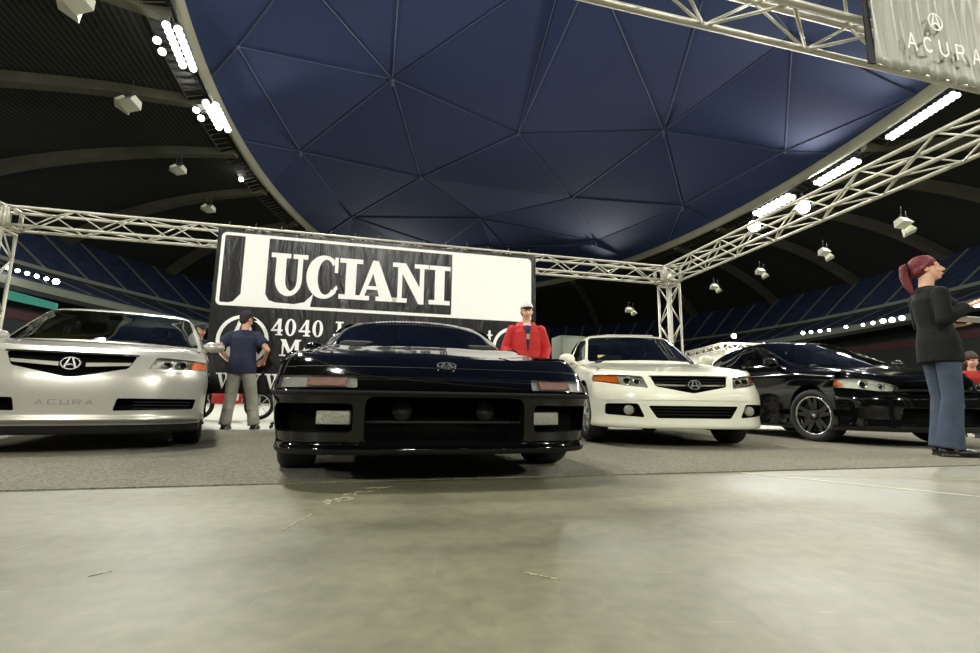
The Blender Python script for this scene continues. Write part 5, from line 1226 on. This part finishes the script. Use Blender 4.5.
def cap_hat(th, HP, Q, m, mb, back=False):
    b = nb(); r = bmesh.ops.create_uvsphere(b, u_segments=24, v_segments=14, radius=1.0); bmesh.ops.scale(b, vec=(.086, .107, .088), verts=b.verts)
    bmesh.ops.delete(b, geom=[v for v in b.verts if v.co.z < -.005], context='VERTS')
    for v in b.verts: v.co = HP(0, .010, .052) + Q @ v.co
    hat = obj('cap', b, m, th); b = nb(); n = 14; pts = []
    for k in range(n + 1):
        a = R(-75 + 150*k/n); pts.append((math.sin(a)*.074, -math.cos(a)*.098)) 
    fr = [(math.sin(R(-75+150*k/n))*.072, -.06 - math.cos(R(-75 + 150*k/n))*.125) for k in range(n + 1)]
    for k in range(n): 
        q4 = [HP(pts[k][0], pts[k][1] + .01, .052), HP(pts[k+1][0], pts[k+1][1] + .01, .052), HP(fr[k+1][0], fr[k+1][1], .042), HP(fr[k][0], fr[k][1], .042)]; prism(b, q4, (0, 0, .004))
    bmesh.ops.remove_doubles(b, verts=b.verts, dist=1e-5); obj('peak', b, mb, hat)
    return hat
def short_hair(th, HP, Q, m):
    b = nb(); bl_ell(b, HP(0, .030, .030), (.080, .088, .080), Q); bl_ell(b, HP(0, .055, -.02), (.066, .055, .06), Q); blob('hair', b, m, th, .007, 2)

m_navy = mat('navy_cotton', (28, 34, 58), .85, bump=(40, .5)); m_grey = mat('grey_trouser', (158, 156, 142), .85, noise=(9, .3, (134, 132, 120)), bump=(20, .6)); m_shoe = mat('black_shoe', (14, 13, 13), .35)
m_redj = mat('red_jacket', (196, 34, 34), .7, bump=(25, .5)); m_denim = mat('blue_denim', (66, 78, 96), .85, noise=(12, .35, (46, 57, 74)), bump=(60, .4)); m_blackj = mat('black_jacket', (14, 15, 15), .8, spec=.25, bump=(20, .4))
m_redhair = mat('red_hair', (122, 26, 32), .5, noise=(60, .3, (82, 14, 22)), bump=(90, .6)); m_brown = mat('brown_hair', (74, 48, 32), .6, noise=(50, .3, (48, 30, 20)), bump=(80, .6)); m_dhair = mat('dark_hair', (34, 26, 22), .7, bump=(80, .5))
m_capw = mat('cap_white', (222, 220, 212), .7); m_capn = mat('cap_navy', (24, 28, 46), .8); m_capb = mat('cap_peak_dark', (44, 42, 44), .8)
dn = Vector((0, 0, -1))
# man in the navy shirt, back to the viewer
J = dict(elbow=((.34, .06, 1.18), (-.36, .06, 1.17)), wrist=((.22, -.10, 1.02), (-.27, -.13, 1.04)), knee=((.13, -.03, .49), (-.16, -.02, .49)), ankle=((.16, .03, .09), (-.24, .02, .09)), toe=(0, -.16, -.055),
         hand=(((-.6, -.5, -.5), (.5, -.5, .4), -1, .6), ((.6, -.5, -.4), (-.5, -.5, .4), 1, .6)))
th, bd, HP, Q, hc, nk, pv, sw = person('man in navy t-shirt, cap and grey trousers, back turned, standing beside the silver car', (-3.72, 7.38, 0), R(188), 1.76, J, (-25, 8))
legs_cloth(th, J, pv, m_grey, .085, r=(.108, .085)); shoes(th, J, m_shoe); top_cloth(th, J, nk, pv, sw, m_navy, 't_shirt', .62, .028, -.12); short_hair(th, HP, Q, m_dhair); cap_hat(th, HP, Q, m_capn, m_capn)
# man in the red jacket, facing the viewer behind the black car
J = dict(elbow=((.27, .05, 1.14), (-.27, .05, 1.14)), wrist=((.20, -.12, .96), (-.20, -.12, .96)), knee=((.11, -.02, .49), (-.11, -.02, .49)), ankle=((.12, .02, .09), (-.12, .02, .09)),
         hand=(((-.5, -.6, -.5), (.4, -.5, .6), -1, .5), ((.5, -.6, -.5), (-.4, -.5, .6), 1, .5)))
th, bd, HP, Q, hc, nk, pv, sw = person('man in open red hooded jacket and white cap standing behind the black sports car', (.465, 6.15, 0), R(4), 1.70, J, (0, 4), m_skin2)
legs_cloth(th, J, pv, m_denim, .085, r=(.105, .08)); shoes(th, J, m_shoe)
jk = top_cloth(th, J, nk, pv, sw, m_redj, 'jacket', 1.92, .027, -.14, hood=True)
bm = nb(); bl_loft(bm, [(nk + Vector((0, -.030, -.02)), .060, .058), (nk + Vector((0, -.055, -.09)), .058, .082), (pv.lerp(nk, .5) + Vector((0, -.065, 0)), .030, .074), (pv.lerp(nk, .30) + Vector((0, -.06, 0)), .012, .066)]); sh_ = blob('shirt', bm, mat('navy_tee', (22, 34, 66), .8), th, .008, 2)
bm = nb(); bl_ell(bm, nk + Vector((0, -.055, -.02)), (.062, .045, .028)); blob('collar', bm, mat('collar_white', (214, 212, 206), .8), th, .006, 2)
bm = nb(); box(bm, pv.lerp(nk, .66) + Vector((0, -.142, 0)), (.040, .006, .07), bev=.002); obj('shirt_print', bm, mat('print_sand', (170, 160, 120), .8), th)
short_hair(th, HP, Q, m_dhair); cap_hat(th, HP, Q, m_capw, m_capb)
# man with the dark cap behind the silver car
J = dict(elbow=((.26, .05, 1.14), (-.26, .05, 1.14)), wrist=((.24, -.10, .92), (-.24, -.10, .92)), knee=((.10, -.02, .49), (-.10, -.02, .49)), ankle=((.11, .02, .09), (-.11, .02, .09)),
         hand=(((0, -.3, -1), (1, 0, 0), -1, .4), ((0, -.3, -1), (-1, 0, 0), 1, .4)))
th, bd, HP, Q, hc, nk, pv, sw = person('man in dark cap and dark sweater, only head and shoulder showing behind the silver car', (-5.28, 8.85, 0), R(50), 1.80, J, (10, 6))
legs_cloth(th, J, pv, m_denim, .08); shoes(th, J, m_shoe); top_cloth(th, J, nk, pv, sw, m_navy, 'sweater', 1.92, .03, -.12); short_hair(th, HP, Q, m_dhair); cap_hat(th, HP, Q, m_capn, m_capn)
# red-haired woman, side view, talking with raised hands
J = dict(neck=(0, .03, 1.44), elbow=((.20, .0, 1.14), (-.21, .06, 1.12)), wrist=((.15, -.22, 1.12), (-.16, -.14, 1.24)), knee=((.085, -.02, .49), (-.085, -.0, .49)), ankle=((.075, .02, .10), (-.075, .06, .10)), toe=(0, -.15, -.06),
         hand=(((.1, -1, .05), (0, .1, -1), 1, .3), ((.0, -1, .35), (.2, -.2, -1), -1, .25)))
th, bd, HP, Q, hc, nk, pv, sw = person('red-haired woman in black jacket and blue jeans standing at the right, gesturing', (4.10, 4.44, 0), R(78), 1.86, J, (-26, -6), m_skin2, True)
legs_cloth(th, J, pv, m_denim, .098, 'jeans', (.088, .072), inf=-.004); shoes(th, J, m_shoe); top_cloth(th, J, nk, pv, sw, m_blackj, 'jacket', 1.95, .018, -.15, True)
b = nb(); bl_ell(b, HP(0, .024, .046), (.084, .104, .088), Q); bl_ell(b, HP(0, .05, -.01), (.078, .065, .06), Q)
for s in (-1, 1): bl_cap(b, HP(s*.066, -.035, .062), HP(s*.078, .03, .0), .016, .02, 8); bl_cap(b, HP(s*.066, -.05, .055), HP(s*.069, -.045, -.03), .006, .004, 8)
blob('hair', b, m_redhair, th, .007, 2)
b = nb(); pts = [HP(0, .105, .055), HP(0, .145, .045), HP(0.01, .155, -.03), HP(0.01, .15, -.11), HP(0, .135, -.19)]
for p_, q_, r0, r1 in zip(pts, pts[1:], (.03, .038, .040, .032), (.038, .040, .032, .014)): bl_cap(b, p_, q_, r0, r1)
blob('ponytail', b, m_redhair, th, .008, 2)
b = nb(); lathe(b, [(-.012, .026), (-.012, .034), (.012, .034), (.012, .026)], 'y', 16, closed=True)
for v in b.verts: v.co = HP(0, .125, .053) + Q @ v.co
obj('hair_band', b, m_rubber, th)
b = nb(); wr = Vector(J['wrist'][0]); box(b, (0, 0, 0), (.21, .29, .006)); ppr = obj('paper', b, mat('paper_white', (232, 236, 240), .6), smooth=False)
ppr.name = 'leaflet'; ppr.matrix_world = Matrix.Translation((4.10, 4.44, 0)) @ Matrix.Rotation(R(78), 4, 'Z') @ Matrix.Scale(1.86/1.75, 4) @ Matrix.Translation(wr + Vector((-.09, -.13, .035))) @ Matrix.Rotation(R(6), 4, 'X')
tag(ppr, 'white sheet of paper held flat by the red-haired woman', 'paper')
# seated person at the right edge behind the black saloon
J = dict(neck=(0, -.05, 1.02), pelvis=(0, .05, .50), elbow=((.25, -.10, .72), (-.25, -.10, .72)), wrist=((.14, -.34, .66), (-.14, -.34, .66)), knee=((.11, -.40, .50), (-.11, -.40, .50)), ankle=((.11, -.38, .09), (-.11, -.38, .09)),
         hand=(((-.1, -1, -.1), (0, 0, 1), -1, .5), ((.1, -1, -.1), (0, 0, 1), 1, .5)))
SEATP = aty(975, 400, 7.6)
th, bd, HP, Q, hc, nk, pv, sw = person('person with brown hair and red top seated at the right edge behind the black saloon', (SEATP.x, SEATP.y, 0), R(-30), 1.72, J, (20, 10), m_skin2)
legs_cloth(th, J, pv, m_denim, .08); shoes(th, J, m_shoe); top_cloth(th, J, nk, pv, sw, mat('red_top', (176, 44, 40), .8), 'jumper', 1.9, .03, -.10)
b = nb(); bl_ell(b, HP(0, .015, .055), (.094, .108, .080), Q); bl_ell(b, HP(0, .05, -.04), (.095, .075, .11), Q); bl_ell(b, HP(.01, .02, .10), (.065, .065, .05), Q); blob('hair', b, m_brown, th, .008, 2)
th = thing('folding_chair', 'dark chair under the seated person at the right edge', 'chair', (SEATP.x, SEATP.y, 0), R(-30))
bm = nb(); box(bm, (0, .03, .375), (.42, .42, .03), bev=.01); obj('seat', bm, m_rubber, th, angle=40)
for sx in (-.19, .19):
    for sy in (-.16, .22): bm = nb(); tube(bm, (sx, sy, 0), (sx, sy, .37), .012); obj('leg', bm, m_house, th)
bm = nb(); box(bm, (0, .27, .72), (.42, .02, .28), bev=.008)
for sx in (-.19, .19): tube(bm, (sx, .25, .37), (sx, .28, .86), .012)
obj('backrest', bm, m_rubber, th, angle=40)
